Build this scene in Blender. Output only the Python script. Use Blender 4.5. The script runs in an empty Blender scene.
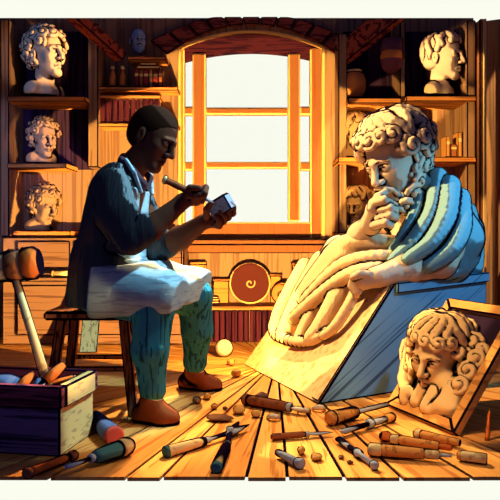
import bpy, bmesh, math, random
import numpy as np
from mathutils import Vector, Matrix
random.seed(7); np.random.seed(7)
scn = bpy.context.scene
COL = scn.collection
F, H, YH = 700.0, 0.8, 230.0            # focal length in pixels, eye height, horizon row

def W(px, py, d): return Vector(((px-250)/F*d, d, H-(py-YH)/F*d))
def G(px, py, z=0.0):
    d = F*(H-z)/(py-YH); return Vector(((px-250)/F*d, d, z))
def lin(c):
    if isinstance(c, str):
        c = [int(c[i:i+2], 16)/255 for i in (0, 2, 4)]
    return tuple((v/12.92 if v <= .04045 else ((v+.055)/1.055)**2.4) for v in c)

# ------------------------------------------------------------------ materials
INK = lin('0d0716')
def mat(name, col, toon=.5, rim=None, ink=True, grain=None, bump=None, col2=None, seed=0.0, mot=None, tsize=.72, uv=False, rot=None):
    """flat printed look: diffuse + toon lobes, brushed grain, dark ink in grooves"""
    m = bpy.data.materials.new(name); m.use_nodes = True
    nt = m.node_tree; N = nt.nodes; L = nt.links; N.clear()
    out = N.new('ShaderNodeOutputMaterial')
    col = lin(col); tc = N.new('ShaderNodeTexCoord')
    cur = None
    def rgb(c):
        n = N.new('ShaderNodeRGB'); n.outputs[0].default_value = (*c, 1); return n.outputs[0]
    def mix(f, a, b):
        n = N.new('ShaderNodeMix'); n.data_type = 'RGBA'; n.clamp_factor = True
        if isinstance(f, float): n.inputs[0].default_value = f
        else: L.new(f, n.inputs[0])
        L.new(a, n.inputs[6]); L.new(b, n.inputs[7]); return n.outputs[2]
    def ramp(src, a, b, lo=0.0, hi=1.0):
        n = N.new('ShaderNodeMapRange'); n.clamp = True; L.new(src, n.inputs[0])
        n.inputs[1].default_value = a; n.inputs[2].default_value = b
        n.inputs[3].default_value = lo; n.inputs[4].default_value = hi; return n.outputs[0]
    def noise(scale_vec, detail=2.0, rough=.5, dist=0.0):
        mp = N.new('ShaderNodeMapping'); mp.inputs['Scale'].default_value = scale_vec
        mp.inputs['Location'].default_value = (seed, seed*1.7, seed*.6)
        L.new(tc.outputs['UV' if uv else 'Object'], mp.inputs[0])
        if rot is not None: mp.vector_type = 'TEXTURE'; mp.inputs['Rotation'].default_value = rot; mp.inputs['Scale'].default_value = [1/v for v in scale_vec]; mp.inputs['Location'].default_value = (0, 0, 0)
        n = N.new('ShaderNodeTexNoise'); n.inputs['Scale'].default_value = 1.0
        n.inputs['Detail'].default_value = detail; n.inputs['Roughness'].default_value = rough
        n.inputs['Distortion'].default_value = dist
        L.new(mp.outputs[0], n.inputs['Vector']); return n.outputs['Fac']
    cur = rgb(col)
    if col2 is not None:
        cur = mix(ramp(noise(mot or (3, 3, 3), 3), .42, .58), cur, rgb(lin(col2)))
    if grain:      # (scale_vec, low, high, amount, colour)
        sv, a, b, amt, gc = grain
        cur = mix(ramp(noise(sv, 2.5, .55, .3), a, b, 0, amt), cur, rgb(lin(gc)))
    dark = None
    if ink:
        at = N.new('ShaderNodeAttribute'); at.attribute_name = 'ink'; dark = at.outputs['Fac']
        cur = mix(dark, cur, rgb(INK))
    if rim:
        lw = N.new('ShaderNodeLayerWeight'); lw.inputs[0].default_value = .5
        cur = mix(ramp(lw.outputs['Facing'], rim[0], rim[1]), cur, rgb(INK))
    df = N.new('ShaderNodeBsdfDiffuse'); L.new(cur, df.inputs[0])
    last = df.outputs[0]
    tn = None
    if toon > 0:
        tn = N.new('ShaderNodeBsdfToon'); tn.component = 'DIFFUSE'
        tn.inputs['Size'].default_value = tsize; tn.inputs['Smooth'].default_value = .06
        L.new(cur, tn.inputs[0])
        mx = N.new('ShaderNodeMixShader'); mx.inputs[0].default_value = toon
        L.new(df.outputs[0], mx.inputs[1]); L.new(tn.outputs[0], mx.inputs[2]); last = mx.outputs[0]
    if bump:       # (scale_vec, strength, distance)
        bp = N.new('ShaderNodeBump'); bp.inputs['Strength'].default_value = bump[1]; bp.inputs['Distance'].default_value = bump[2]
        L.new(noise(bump[0], 2), bp.inputs['Height'])
        L.new(bp.outputs[0], df.inputs['Normal'])
        if tn: L.new(bp.outputs[0], tn.inputs['Normal'])
    L.new(last, out.inputs[0])
    return m

def ink_mat():
    m = bpy.data.materials.new('ink'); m.use_nodes = True
    nt = m.node_tree; nt.nodes.clear()
    o = nt.nodes.new('ShaderNodeOutputMaterial'); d = nt.nodes.new('ShaderNodeBsdfDiffuse')
    d.inputs[0].default_value = (*INK, 1); nt.links.new(d.outputs[0], o.inputs[0]); return m
M_INK = ink_mat()

# ------------------------------------------------------------------ objects
def thing(name, label, cat, loc=(0, 0, 0), group=None):
    o = bpy.data.objects.new(name, None); COL.objects.link(o); o.location = loc
    o.empty_display_size = .05
    o['label'] = label; o['category'] = cat
    if group: o['group'] = group
    return o
def tag(o, label, cat, group=None):
    o['label'] = label; o['category'] = cat
    if group: o['group'] = group
    return o
def struct(o): o['kind'] = 'structure'; return o

def base_of(parent):
    v = Vector((0, 0, 0))
    while parent is not None:
        v = v + Vector(parent.location); parent = parent.parent
    return v

def link(name, me, mats, parent=None, origin=None, smooth=False, label=None):
    """mesh given in world space; stored relative to parent (or origin)"""
    o = bpy.data.objects.new(name, me); COL.objects.link(o)
    off = base_of(parent) if parent else Vector(origin or (0, 0, 0))
    if off.length: me.transform(Matrix.Translation(-off))
    if parent: o.parent = parent
    else: o.location = off
    for m in (mats if isinstance(mats, (list, tuple)) else [mats]): me.materials.append(m)
    if smooth: me.polygons.foreach_set('use_smooth', [True]*len(me.polygons))
    if label: o['label'] = label
    return o

def bm_obj(name, bm, mats, parent=None, origin=None, smooth=False, label=None):
    bmesh.ops.recalc_face_normals(bm, faces=bm.faces[:])
    me = bpy.data.meshes.new(name); bm.to_mesh(me); bm.free()
    return link(name, me, mats, parent, origin, smooth, label)

def low(pts):
    a = np.array([tuple(p) for p in pts]); return (a[:, 0].mean(), a[:, 1].mean(), a[:, 2].min())

# --- boxes / prisms whose bevelled arrises are inked
def add_hull(bm, pts, edge=.006, flat_mat=0):
    t = bmesh.new()
    for p in pts: t.verts.new(p)
    bmesh.ops.convex_hull(t, input=t.verts[:])
    bmesh.ops.dissolve_limit(t, angle_limit=.02, verts=t.verts[:], edges=t.edges[:])
    bmesh.ops.recalc_face_normals(t, faces=t.faces[:])
    _inkbevel(bm, t, edge, flat_mat)
def _inkbevel(bm, t, edge, flat_mat=0):
    for f in t.faces: f.material_index = flat_mat
    if edge > 0:
        r = bmesh.ops.bevel(t, geom=t.edges[:], offset=edge, segments=1, affect='EDGES', clamp_overlap=True)
        for f in r['faces']: f.material_index = 1
    me = bpy.data.meshes.new('tmp'); t.to_mesh(me); t.free(); bm.from_mesh(me); bpy.data.meshes.remove(me)
def add_box(bm, lo, hi, edge=.006, rot=None, piv=None, flat_mat=0):
    pts = [Vector((x, y, z)) for x in (lo[0], hi[0]) for y in (lo[1], hi[1]) for z in (lo[2], hi[2])]
    if rot is not None: pts = [piv+rot@(p-piv) for p in pts]
    add_hull(bm, pts, edge, flat_mat)
def box(name, lo, hi, m, parent=None, edge=.006, **k):
    bm = bmesh.new(); add_box(bm, lo, hi, edge)
    return bm_obj(name, bm, [m, M_INK], parent, origin=None if parent else ((lo[0]+hi[0])/2, (lo[1]+hi[1])/2, lo[2]), **k)
def hull(name, pts, m, parent=None, edge=.006, **k):
    bm = bmesh.new(); add_hull(bm, pts, edge)
    return bm_obj(name, bm, [m, M_INK], parent, origin=None if parent else low(pts), **k)
def beam_pts(a, b, w, h, up=Vector((0, 0, 1))):
    a, b = Vector(a), Vector(b); t = (b-a).normalized(); s = t.cross(up)
    if s.length < 1e-4: s = t.cross(Vector((0, 1, 0)))
    s.normalize(); u = s.cross(t).normalized()
    return [p+s*(i*w/2)+u*(j*h/2) for p in (a, b) for i in (-1, 1) for j in (-1, 1)]

# --- turned / lathed shapes along any axis; rings (t, r) ; flat squashes the cross-section along `up`
def add_lathe(bm, a, b, prof, flat=1.0, seg=20, up=Vector((0, 0, 1)), mi=0):
    a, b = Vector(a), Vector(b); t = (b-a).normalized(); s = t.cross(up)
    if s.length < 1e-4: s = t.cross(Vector((0, 1, 0)))
    s.normalize(); u = s.cross(t).normalized(); rings = []
    for (q, r) in prof:
        c = a.lerp(b, q)
        rings.append([bm.verts.new(c+(s*math.cos(k*2*math.pi/seg)+u*(flat*math.sin(k*2*math.pi/seg)))*r) for k in range(seg)])
    for i in range(len(rings)-1):
        for k in range(seg):
            f = bm.faces.new((rings[i][k], rings[i][(k+1) % seg], rings[i+1][(k+1) % seg], rings[i+1][k])); f.smooth = True; f.material_index = mi
    for rg in (rings[0], rings[-1]):
        f = bm.faces.new(rg); f.material_index = mi
def lathe(name, a, b, prof, m, parent=None, flat=1.0, seg=20, up=Vector((0, 0, 1)), label=None, origin=None):
    bm = bmesh.new(); add_lathe(bm, a, b, prof, flat, seg, up)
    return bm_obj(name, bm, m, parent, origin=origin if origin else (None if parent else low([a, b])), label=label)

# ------------------------------------------------------------------ signed distance sculpting
class RC:                                  # rounded cone from a to b
    def __init__(s, a, b, ra, rb=None, k=0.02, sub=False):
        s.a = np.array(a, float); s.b = np.array(b, float); s.ra = ra; s.rb = ra if rb is None else rb; s.k = k; s.sub = sub
    def bb(s):
        r = max(s.ra, s.rb); return np.minimum(s.a, s.b)-r, np.maximum(s.a, s.b)+r
    def d(s, X, Y, Z):
        ab = s.b-s.a; L2 = max(ab@ab, 1e-12)
        x, y, z = X-s.a[0], Y-s.a[1], Z-s.a[2]
        t = np.clip((x*ab[0]+y*ab[1]+z*ab[2])/L2, 0, 1)
        return np.sqrt((x-t*ab[0])**2+(y-t*ab[1])**2+(z-t*ab[2])**2)-(s.ra+(s.rb-s.ra)*t)
class EL:                                  # ellipsoid, R columns = local axes
    def __init__(s, c, r, R=None, k=0.02, sub=False):
        s.c = np.array(c, float); s.r = np.array(r, float); s.R = np.eye(3) if R is None else np.array(R, float); s.k = k; s.sub = sub
    def bb(s):
        m = s.r.max(); return s.c-m, s.c+m
    def d(s, X, Y, Z):
        x, y, z = X-s.c[0], Y-s.c[1], Z-s.c[2]; R = s.R
        u = (R[0, 0]*x+R[1, 0]*y+R[2, 0]*z)/s.r[0]; v = (R[0, 1]*x+R[1, 1]*y+R[2, 1]*z)/s.r[1]; w = (R[0, 2]*x+R[1, 2]*y+R[2, 2]*z)/s.r[2]
        k0 = np.sqrt(u*u+v*v+w*w)+1e-9; k1 = np.sqrt((u/s.r[0])**2+(v/s.r[1])**2+(w/s.r[2])**2)+1e-9
        return k0*(k0-1)/k1
class HS:                                  # half-space cut (removes the side the normal points to)
    def __init__(s, p, n, k=0.004):
        s.p = np.array(p, float); s.n = np.array(n, float)/np.linalg.norm(n); s.k = k; s.sub = True
    def bb(s): return np.full(3, -99.), np.full(3, 99.)
    def d(s, X, Y, Z): return -((X-s.p[0])*s.n[0]+(Y-s.p[1])*s.n[1]+(Z-s.p[2])*s.n[2])

def chain(pts, k=0.004, **kw):             # [(vec, r), ...] polyline of cones
    return [RC(pts[i][0], pts[i+1][0], pts[i][1], pts[i+1][1], k=k, **kw) for i in range(len(pts)-1)]

def sculpt(name, prims, vox, mats, parent=None, origin=None, ink=(.32, .62), lines=(), grow=0.0, floor=None, label=None, hstep=2.0):
    pos = [p for p in prims if not p.sub]
    lo = np.min([p.bb()[0] for p in pos], 0)-5*vox-grow; hi = np.max([p.bb()[1] for p in pos], 0)+5*vox+grow
    n = np.ceil((hi-lo)/vox).astype(int)+1
    ax = [lo[i]+vox*np.arange(n[i]) for i in range(3)]
    D = np.full(n, .3, np.float32)
    for p in prims:
        a, b = p.bb(); mg = p.k+5*vox+grow
        i0 = np.clip(np.floor((a-mg-lo)/vox).astype(int), 0, n-1); i1 = np.clip(np.ceil((b+mg-lo)/vox).astype(int)+1, 1, n)
        if np.any(i1 <= i0): continue
        sl = tuple(slice(i0[i], i1[i]) for i in range(3))
        d = p.d(ax[0][sl[0]][:, None, None], ax[1][sl[1]][None, :, None], ax[2][sl[2]][None, None, :]).astype(np.float32)
        A = D[sl]; k = max(p.k, 1e-5)
        if p.sub:
            a_, b_ = -A, d; h = np.maximum(k-np.abs(a_-b_), 0)/k; D[sl] = -(np.minimum(a_, b_)-h*h*k*.25)
        else:
            h = np.maximum(k-np.abs(A-d), 0)/k; D[sl] = np.minimum(A, d)-h*h*k*.25
    if grow: D -= grow
    if floor is not None: D = np.maximum(D, (floor-ax[2])[None, None, :].astype(np.float32))
    # surface nets
    S = D < 0
    c = np.zeros(n-1, int)
    for i in (0, 1):
        for j in (0, 1):
            for q in (0, 1): c += S[i:n[0]-1+i, j:n[1]-1+j, q:n[2]-1+q]
    act = (c > 0) & (c < 8); idx = np.argwhere(act); vid = np.full(act.shape, -1, np.int64); vid[act] = np.arange(len(idx))
    acc = np.zeros((len(idx), 3)); cnt = np.zeros(len(idx))
    corners = [(i, j, q) for i in (0, 1) for j in (0, 1) for q in (0, 1)]
    val = {cn: D[idx[:, 0]+cn[0], idx[:, 1]+cn[1], idx[:, 2]+cn[2]].astype(float) for cn in corners}
    for cn in corners:
        for axis in range(3):
            if cn[axis]: continue
            c2 = list(cn); c2[axis] = 1; c2 = tuple(c2); a_, b_ = val[cn], val[c2]
            cr = (a_ < 0) != (b_ < 0); t = np.where(cr, a_/np.where(cr, a_-b_, 1), 0)
            pt = np.tile(np.array(cn, float), (len(idx), 1)); pt[:, axis] = t
            acc[cr] += pt[cr]; cnt[cr] += 1
    g = idx+acc/cnt[:, None]; V = lo+g*vox
    quads = []
    for axis in range(3):
        o1, o2 = [(1, 2), (2, 0), (0, 1)][axis]
        s0 = [slice(0, n[i]) for i in range(3)]; s0[axis] = slice(0, n[axis]-1); s1 = list(s0); s1[axis] = slice(1, n[axis])
        a_, b_ = S[tuple(s0)], S[tuple(s1)]; e = np.argwhere(a_ != b_)
        ok = (e[:, o1] > 0) & (e[:, o2] > 0) & (e[:, o1] < n[o1]-1) & (e[:, o2] < n[o2]-1); e = e[ok]
        inside = a_[e[:, 0], e[:, 1], e[:, 2]]
        def cell(d1, d2):
            f = e.copy(); f[:, o1] -= d1; f[:, o2] -= d2; return vid[f[:, 0], f[:, 1], f[:, 2]]
        q = np.stack([cell(1, 1), cell(0, 1), cell(0, 0), cell(1, 0)], 1); q[~inside] = q[~inside][:, ::-1]; quads.append(q)
    Q = np.concatenate(quads)
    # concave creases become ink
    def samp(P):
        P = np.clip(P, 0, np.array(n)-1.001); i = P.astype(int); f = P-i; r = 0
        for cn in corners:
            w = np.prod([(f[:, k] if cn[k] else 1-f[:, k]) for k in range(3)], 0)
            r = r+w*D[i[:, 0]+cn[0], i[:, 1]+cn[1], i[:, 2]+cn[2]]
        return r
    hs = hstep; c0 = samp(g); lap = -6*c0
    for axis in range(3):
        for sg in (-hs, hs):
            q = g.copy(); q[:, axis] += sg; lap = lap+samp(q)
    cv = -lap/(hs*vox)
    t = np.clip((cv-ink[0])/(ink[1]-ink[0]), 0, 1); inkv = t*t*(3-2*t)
    for (pl, r) in lines:
        P = [np.array(p, float) for p in pl]
        for a_, b_ in zip(P[:-1], P[1:]):
            ab = b_-a_; tt = np.clip(((V-a_)@ab)/max(ab@ab, 1e-12), 0, 1)
            dd = np.linalg.norm(V-a_-tt[:, None]*ab, axis=1)
            inkv = np.maximum(inkv, np.clip((r-dd)/(r*.35), 0, 1))
    me = bpy.data.meshes.new(name)
    me.vertices.add(len(V)); me.vertices.foreach_set('co', V.astype(np.float32).ravel())
    me.loops.add(len(Q)*4); me.loops.foreach_set('vertex_index', Q.ravel().astype(np.int32))
    me.polygons.add(len(Q)); me.polygons.foreach_set('loop_start', np.arange(0, len(Q)*4, 4, dtype=np.int32))
    me.polygons.foreach_set('loop_total', np.full(len(Q), 4, np.int32))
    at = me.attributes.new('ink', 'FLOAT', 'POINT'); at.data.foreach_set('value', inkv.astype(np.float32))
    me.update(calc_edges=True); me.validate()
    return link(name, me, mats, parent, origin, True, label)

def frame(org, fwd, up, s):
    """columns: forward, left, up scaled by s"""
    f = np.array(fwd, float); f /= np.linalg.norm(f); u = np.array(up, float); u -= f*(u@f); u /= np.linalg.norm(u)
    return np.array(org, float), np.stack([f, np.cross(u, f), u], 1), s
def fp(fr, x, y, z): return fr[0]+fr[1]@(np.array([x, y, z])*fr[2])
def fEL(fr, c, r, k=.05, sub=False): return EL(fp(fr, *c), np.array(r)*fr[2], fr[1], k*fr[2], sub)
def fRC(fr, a, b, ra, rb=None, k=.05, sub=False):
    return RC(fp(fr, *a), fp(fr, *b), ra*fr[2], (ra if rb is None else rb)*fr[2], k*fr[2], sub)

def head_prims(fr, neck=True, female=False, closed=False):
    P = [fEL(fr, (-.06, 0, .13), (.41, .315, .37)),
         fEL(fr, (.10, 0, -.10), (.265, .235, .36), .1),
         fRC(fr, (.04, .155, -.27), (.24, .05, -.41), .075, .075, .09), fRC(fr, (.04, -.155, -.27), (.24, -.05, -.41), .075, .075, .09),
         fEL(fr, (.265, 0, -.425), (.085, .09, .075), .07),
         fEL(fr, (.22, .135, -.10), (.11, .1, .11), .1), fEL(fr, (.22, -.135, -.10), (.11, .1, .1), .08),
         fRC(fr, (.315, .17, .05), (.375, .03, .06), .035, .045, .05), fRC(fr, (.315, -.17, .05), (.375, -.03, .06), .035, .045, .05)]
    for s in (1, -1):
        P.append(fEL(fr, (.405, .115*s, -.005), (.085, .085, .06), .035, True))
        P.append(fEL(fr, (.293, .118*s, -.018), (.075, .075, .068), .004))
        P.append(fRC(fr, (.335, .055*s, .012), (.315, .18*s, -.005), .024, .022, .012))
        P.append(fRC(fr, (.335, .06*s, -.05), (.31, .17*s, -.045), .016, .016, .015))
    P += [fRC(fr, (.365, 0, .055), (.455, 0, -.145), .034, .048, .04),
          fEL(fr, (.40, .05, -.16), (.05, .033, .033), .02), fEL(fr, (.40, -.05, -.16), (.05, .035, .035), .02),
          fRC(fr, (.315, .075, -.283), (.362, .012, -.252), .018, .027, .025), fRC(fr, (.315, -.075, -.283), (.362, -.012, -.252), .018, .027, .025),
          fRC(fr, (.315, .06, -.308), (.352, 0, -.314), .018, .029, .025), fRC(fr, (.315, -.06, -.308), (.352, 0, -.314), .018, .029, .025),
          fRC(fr, (.345, .08, -.292), (.395, 0, -.281), .003, .005, .006, True), fRC(fr, (.345, -.08, -.292), (.395, 0, -.281), .003, .005, .006, True)]
    for s in (1, -1):
        P += [fEL(fr, (-.04, .315*s, -.04), (.075, .035, .125), .02), fEL(fr, (-.02, .35*s, -.03), (.035, .02, .07), .02, True)]
    if neck: P.append(fRC(fr, (-.1, 0, -.25), (-.16, 0, -.72), .19, .21, .08))
    return P

def head_lines(fr):
    L = []
    for s in (1, -1):
        L.append(([fp(fr, .40, .05*s, .065), fp(fr, .39, .12*s, .085), fp(fr, .34, .20*s, .06)], .016*fr[2]))
        L.append(([fp(fr, .35, .055*s, -.01), fp(fr, .365, .12*s, .005), fp(fr, .32, .185*s, -.012)], .013*fr[2]))
    L.append(([fp(fr, .335, .085, -.296), fp(fr, .372, 0, -.281), fp(fr, .335, -.085, -.296)], .013*fr[2]))
    return L

def curl(fr, c, n, r, tube, turns=.8, ph=0.0, k=.008):
    """a spiral lock lying on the surface at c with normal n (frame units)"""
    n = np.array(n, float); n /= np.linalg.norm(n); a = np.cross(n, [.3, .5, .81]); a /= np.linalg.norm(a); b = np.cross(n, a)
    pts = []; turns = max(turns, 1.25)
    for i in range(13):
        t = i/12; an = ph+t*turns*2*math.pi; rr = r*(1-.80*t)
        p = np.array(c)+(a*math.cos(an)+b*math.sin(an))*rr+n*(tube*.9*t)
        pts.append((fp(fr, *p), tube*.60*fr[2]))
    return chain(pts, k*fr[2]*.5)
def lock(fr, pts, r0, r1, k=.008):
    n = len(pts)-1; out = []
    for i in range(n):
        ra = (r0+(r1-r0)*i/n); rb = (r0+(r1-r0)*(i+1)/n); out.append(fRC(fr, pts[i], pts[i+1], ra, rb, k))
    return out

def skull_pt(az, el, off=0.0):
    """azimuth 0 = forehead, el from 0 (equator) to 90 (crown)"""
    a, e = math.radians(az), math.radians(el)
    n = np.array([math.cos(e)*math.cos(a), math.cos(e)*math.sin(a), math.sin(e)])
    r = np.array([.41, .315, .37])+off
    return np.array([-.06, 0, .13])+n*r, n/r


# ------------------------------------------------------------------ camera, sky, added spot lights
cd = bpy.data.cameras.new('camera'); cam = bpy.data.objects.new('camera', cd); COL.objects.link(cam)
cam.location = (0, 0, H); cam.rotation_euler = (math.pi/2, 0, 0)
cd.sensor_width = 36; cd.lens = 36*F/500; cd.shift_y = -(250-YH)/500; cd.clip_start = .05
scn.camera = cam
scn.view_settings.view_transform = 'Standard'; scn.view_settings.look = 'None'

wd = bpy.data.worlds.new('sky'); scn.world = wd; wd.use_nodes = True
nt = wd.node_tree; nt.nodes.clear()
o_ = nt.nodes.new('ShaderNodeOutputWorld'); bg = nt.nodes.new('ShaderNodeBackground'); tcw = nt.nodes.new('ShaderNodeTexCoord')
sx = nt.nodes.new('ShaderNodeSeparateXYZ'); mr = nt.nodes.new('ShaderNodeValToRGB')
nt.links.new(tcw.outputs['Generated'], sx.inputs[0]); nt.links.new(sx.outputs['Y'], mr.inputs[0])
e = mr.color_ramp.elements                # pale cream daylight beyond the window, blue dusk behind the viewer
e[0].position = .45; e[0].color = (.050, .046, .125, 1); e[1].position = .80; e[1].color = (.965, .982, .86, 1)
nt.links.new(mr.outputs[0], bg.inputs[0]); nt.links.new(bg.outputs[0], o_.inputs[0])

def spot(name, loc, target, col, power, ang, blend=.05, size=.02, const=False):
    l = bpy.data.lights.new(name, 'SPOT'); l.color = col; l.energy = power; l.spot_size = math.radians(ang); l.spot_blend = blend
    l.shadow_soft_size = size
    o = bpy.data.objects.new(name, l); COL.objects.link(o); o.location = loc
    o.rotation_euler = (Vector(target)-Vector(loc)).to_track_quat('-Z', 'Y').to_euler()
    if const:
        l.use_nodes = True; n = l.node_tree.nodes; em = n.get('Emission'); f = n.new('ShaderNodeLightFalloff')
        f.inputs['Strength'].default_value = 1.0; l.node_tree.links.new(f.outputs['Constant'], em.inputs['Strength'])
    return o
spot('wall_lamp', (0, 3.7, .30), (0, 5.2, .13), (1, .60, .15), 230, 116.6, .015, .012, True)  # unseen spot added to draw the light beam on the back wall
spot('statue_fill', (-1.25, 2.95, 2.6), (.62, 3.75, .72), (1, .66, .28), 980, 34, .12, .02)  # added warm key for the statue, no lamp stands there
spot('floor_fill', (.05, 4.75, 2.25), (.38, 2.85, 0), (1, .70, .30), 800, 45, .25, .04)  # added spot inside the window head that brightens the floor
spot('rim_fill', (.30, 3.75, 1.75), (-.24, 3.05, .62), (1, .60, .24), 480, 25, .35, .03)  # added warm spot on the man's lap, source unseen
spot('post_fill', (.98, 4.50, 2.35), (1.52, 4.52, 1.25), (1, .66, .26), 90, 50, .2, .02)  # added spot that picks out the pale line on the right post
spot('back_rim_fill', (-.95, 4.7, 2.1), (-.50, 3.10, .95), (1, .78, .40), 1100, 28, .2, .03)  # added back light for the man's outline, no lamp there
spot('cool_fill', (1.55, 2.95, 1.35), (.85, 3.7, .6), (.14, .52, .95), 62, 62, .4, .03)  # added cool spot for the block side and the statue's back
spot('man_cool_fill', (.75, 2.75, 2.35), (-.40, 3.0, .85), (.40, .80, .90), 420, 30, .2, .03)  # added cool spot aimed at the man alone
spot('wall_fill_b', (.62, 4.40, 1.50), (1.15, 5.2, 1.25), (1, .60, .15), 90, 84, .02, .012, True)  # second added spot, brightens the shelves behind the statue
spot('bust_fill_a', (-.78, 4.56, 1.98), (-1.42, 4.93, 2.03), (1, .56, .20), 62, 38, .6, .02)  # added warm spot aimed at the top left bust
spot('bust_fill_c', (-.85, 4.52, 1.52), (-1.46, 4.94, 1.44), (1, .54, .19), 38, 28, .6, .02)  # added warm spot aimed at the middle left bust
spot('bust_fill_b', (.82, 4.56, 2.0), (1.36, 4.93, 2.02), (1, .58, .21), 56, 38, .6, .02)  # added warm spot aimed at the top right bust
spot('upper_blue_fill', (-1.72, 4.25, 2.0), (-1.47, 4.95, 1.98), (.22, .45, 1), 5, 50, .4, .03)  # added blue spot for the top left bust's far side
spot('left_blue_fill', (-1.25, 3.3, 1.3), (-1.80, 4.86, 1.15), (.34, .42, 1), 70, 44, .5, .05)  # added blue spot tinting the left end of the shelving
spot('front_fill', (.20, 2.32, .50), (-.66, 2.58, .46), (1, .70, .32), 60, 34, .2, .03)  # added low spot for the crate and mallet, unseen
spot('tools_fill', (.55, 2.05, 1.9), (.14, 2.66, 0), (1, .72, .36), 85, 46, .35, .04)  # added spot brightening the tools on the floor
spot('relief_fill', (-.15, 2.2, 1.5), (.80, 3.05, .25), (1, .62, .22), 120, 32, .2, .02)  # added spot brightening the framed relief

# ------------------------------------------------------------------ palette
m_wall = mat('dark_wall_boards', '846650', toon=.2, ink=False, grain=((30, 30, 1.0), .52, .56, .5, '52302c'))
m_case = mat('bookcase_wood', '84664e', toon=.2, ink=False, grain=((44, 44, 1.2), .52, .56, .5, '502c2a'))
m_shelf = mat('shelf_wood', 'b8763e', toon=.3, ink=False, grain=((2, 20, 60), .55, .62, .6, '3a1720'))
m_case_shade = mat('shaded_back_boards', '33203a', toon=.1, ink=False, grain=((44, 44, 1.2), .50, .54, .75, '0e0818'))  # bookcase wood with the shade outside the beam put into its colour
m_cab = mat('cabinet_wood', '7c5a48', toon=.3, ink=False, grain=((2, 20, 60), .55, .62, .6, '3a1c20'))
m_beam = mat('beam_wood', '8a4030', toon=.4, ink=False, grain=((30, 30, 30), .52, .58, .8, '14081a'))
m_brick = mat('arch_brick', '7e3c34', toon=.3, ink=False, grain=((9, 9, 60), .5, .58, .7, '1b0a1c'))
m_frame = mat('window_frame_wood', '7a4c30', toon=.2, ink=False, grain=((50, 50, 2), .55, .65, .45, '7a3414'))
m_lintel = mat('lintel_wood', '3a1622', toon=.2, ink=False, grain=((5, 5, 70), .5, .58, .8, '12081a'))
m_trim = mat('pale_trim', 'c8a468', toon=.2, ink=False)  # also paints the glow lines along the window edges
m_slat = mat('slatted_panel', '4a1c2a', toon=.3, ink=False, grain=((60, 60, 1), .48, .55, .8, '1c0a1c'))
m_plank = [mat('floor_plank_%d' % i, c, toon=.35, ink=False, grain=((2.2, 42, 1), .55, .60, .6, g), seed=i*3.1, col2=c2, mot=(1.5, 16, 1), uv=True)
           for i, (c, g, c2) in enumerate([('c88a48', '843c1c', 'd89c56'), ('c07c40', '783418', 'cc8c4a'), ('cf9450', '8c441e', 'c48646')])]
m_stone = mat('carved_stone', 'c8ae8e', toon=.55, rim=(.58, .70), bump=((30, 30, 6), .3, .02), col2='be9f80', tsize=.62)
m_drape = mat('carved_drapery', 'd2b083', toon=.55, rim=(.60, .72), bump=((40, 10, 10), .3, .02), tsize=.6)
m_mantle = mat('carved_mantle', '74989a', toon=.6, rim=(.60, .72), bump=((10, 40, 10), .3, .02), tsize=.5)  # cool light from the right tinted into this part's stone colour
m_bust = mat('bust_plaster', 'c8ae94', toon=.6, rim=(.52, .66), tsize=.6)
m_block = mat('block_side_stone', '6a92a6', toon=.3, ink=False, grain=((75, 1.2, 1.2), .58, .62, .7, '181638'), rot=(0, .95, 0))  # cool light on the block's side put into its colour
m_blockf = mat('block_face_stone', 'd0aa7c', toon=.3, ink=False, grain=((4, 30, 30), .55, .60, .5, 'a8682c'))  # same stone, warm-lit tone put into the sloping face

# ------------------------------------------------------------------ room shell
D0 = 5.2
def wx(px, d=D0): return (px-250)/F*d
def wz(py, d=D0): return H-(py-YH)/F*d
TOP = wz(18)
def extrude_poly(bm, pts, y0, y1, mi=0):
    """pts (x, z) polygon facing the camera, extruded from y0 to y1"""
    a = [bm.verts.new((x, y0, z)) for x, z in pts]; b = [bm.verts.new((x, y1, z)) for x, z in pts]
    fs = [bm.faces.new(a), bm.faces.new(b[::-1])]
    for i in range(len(pts)):
        j = (i+1) % len(pts); fs.append(bm.faces.new((a[i], b[i], b[j], a[j])))
    for f in fs: f.material_index = mi
def arch(px0, px1, ys, ya, n=16):
    """points along an arch from left spring (px0, ys) over apex ya to the right"""
    out = []
    for i in range(n+1):
        u = -1+2*i/n; out.append((px0+(px1-px0)*(u+1)/2, ya+(ys-ya)*(u*u)))
    return out
bm = bmesh.new()
L_, R_ = -1.93, 1.66
extrude_poly(bm, [(L_, 0), (wx(180), 0), (wx(180), TOP), (L_, TOP)], D0, D0+.16)
extrude_poly(bm, [(wx(323), 0), (R_, 0), (R_, TOP), (wx(323), TOP)], D0, D0+.16)
extrude_poly(bm, [(wx(180), 0), (wx(323), 0), (wx(323), wz(240)), (wx(180), wz(240))], D0, D0+.16)
ar = arch(180, 323, 48, 32)
for (a, b) in zip(ar[:-1], ar[1:]):
    extrude_poly(bm, [(wx(a[0]), wz(a[1])), (wx(b[0]), wz(b[1])), (wx(b[0]), TOP), (wx(a[0]), TOP)], D0, D0+.16)
bmesh.ops.remove_doubles(bm, verts=bm.verts[:], dist=1e-5)
struct(bm_obj('wall_back', bm, [m_wall, M_INK], origin=(0, D0, 0)))
# side walls, tops sloping with the roof
for nm, x0, x1, yf in (('wall_left', -1.97, -1.87, 4.2), ('wall_right', 1.60, 1.70, 4.35)):
    bm = bmesh.new()
    for z, yy in ((0, (yf, D0)),): pass
    zf = wz(18, yf)
    pts = [(x, y, z) for x in (x0, x1) for (y, z) in ((yf, 0), (D0+.16, 0), (D0+.16, TOP), (yf, zf))]
    add_hull(bm, pts, .004)
    struct(bm_obj(nm, bm, [m_wall, M_INK], origin=(x0, yf, 0)))

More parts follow.
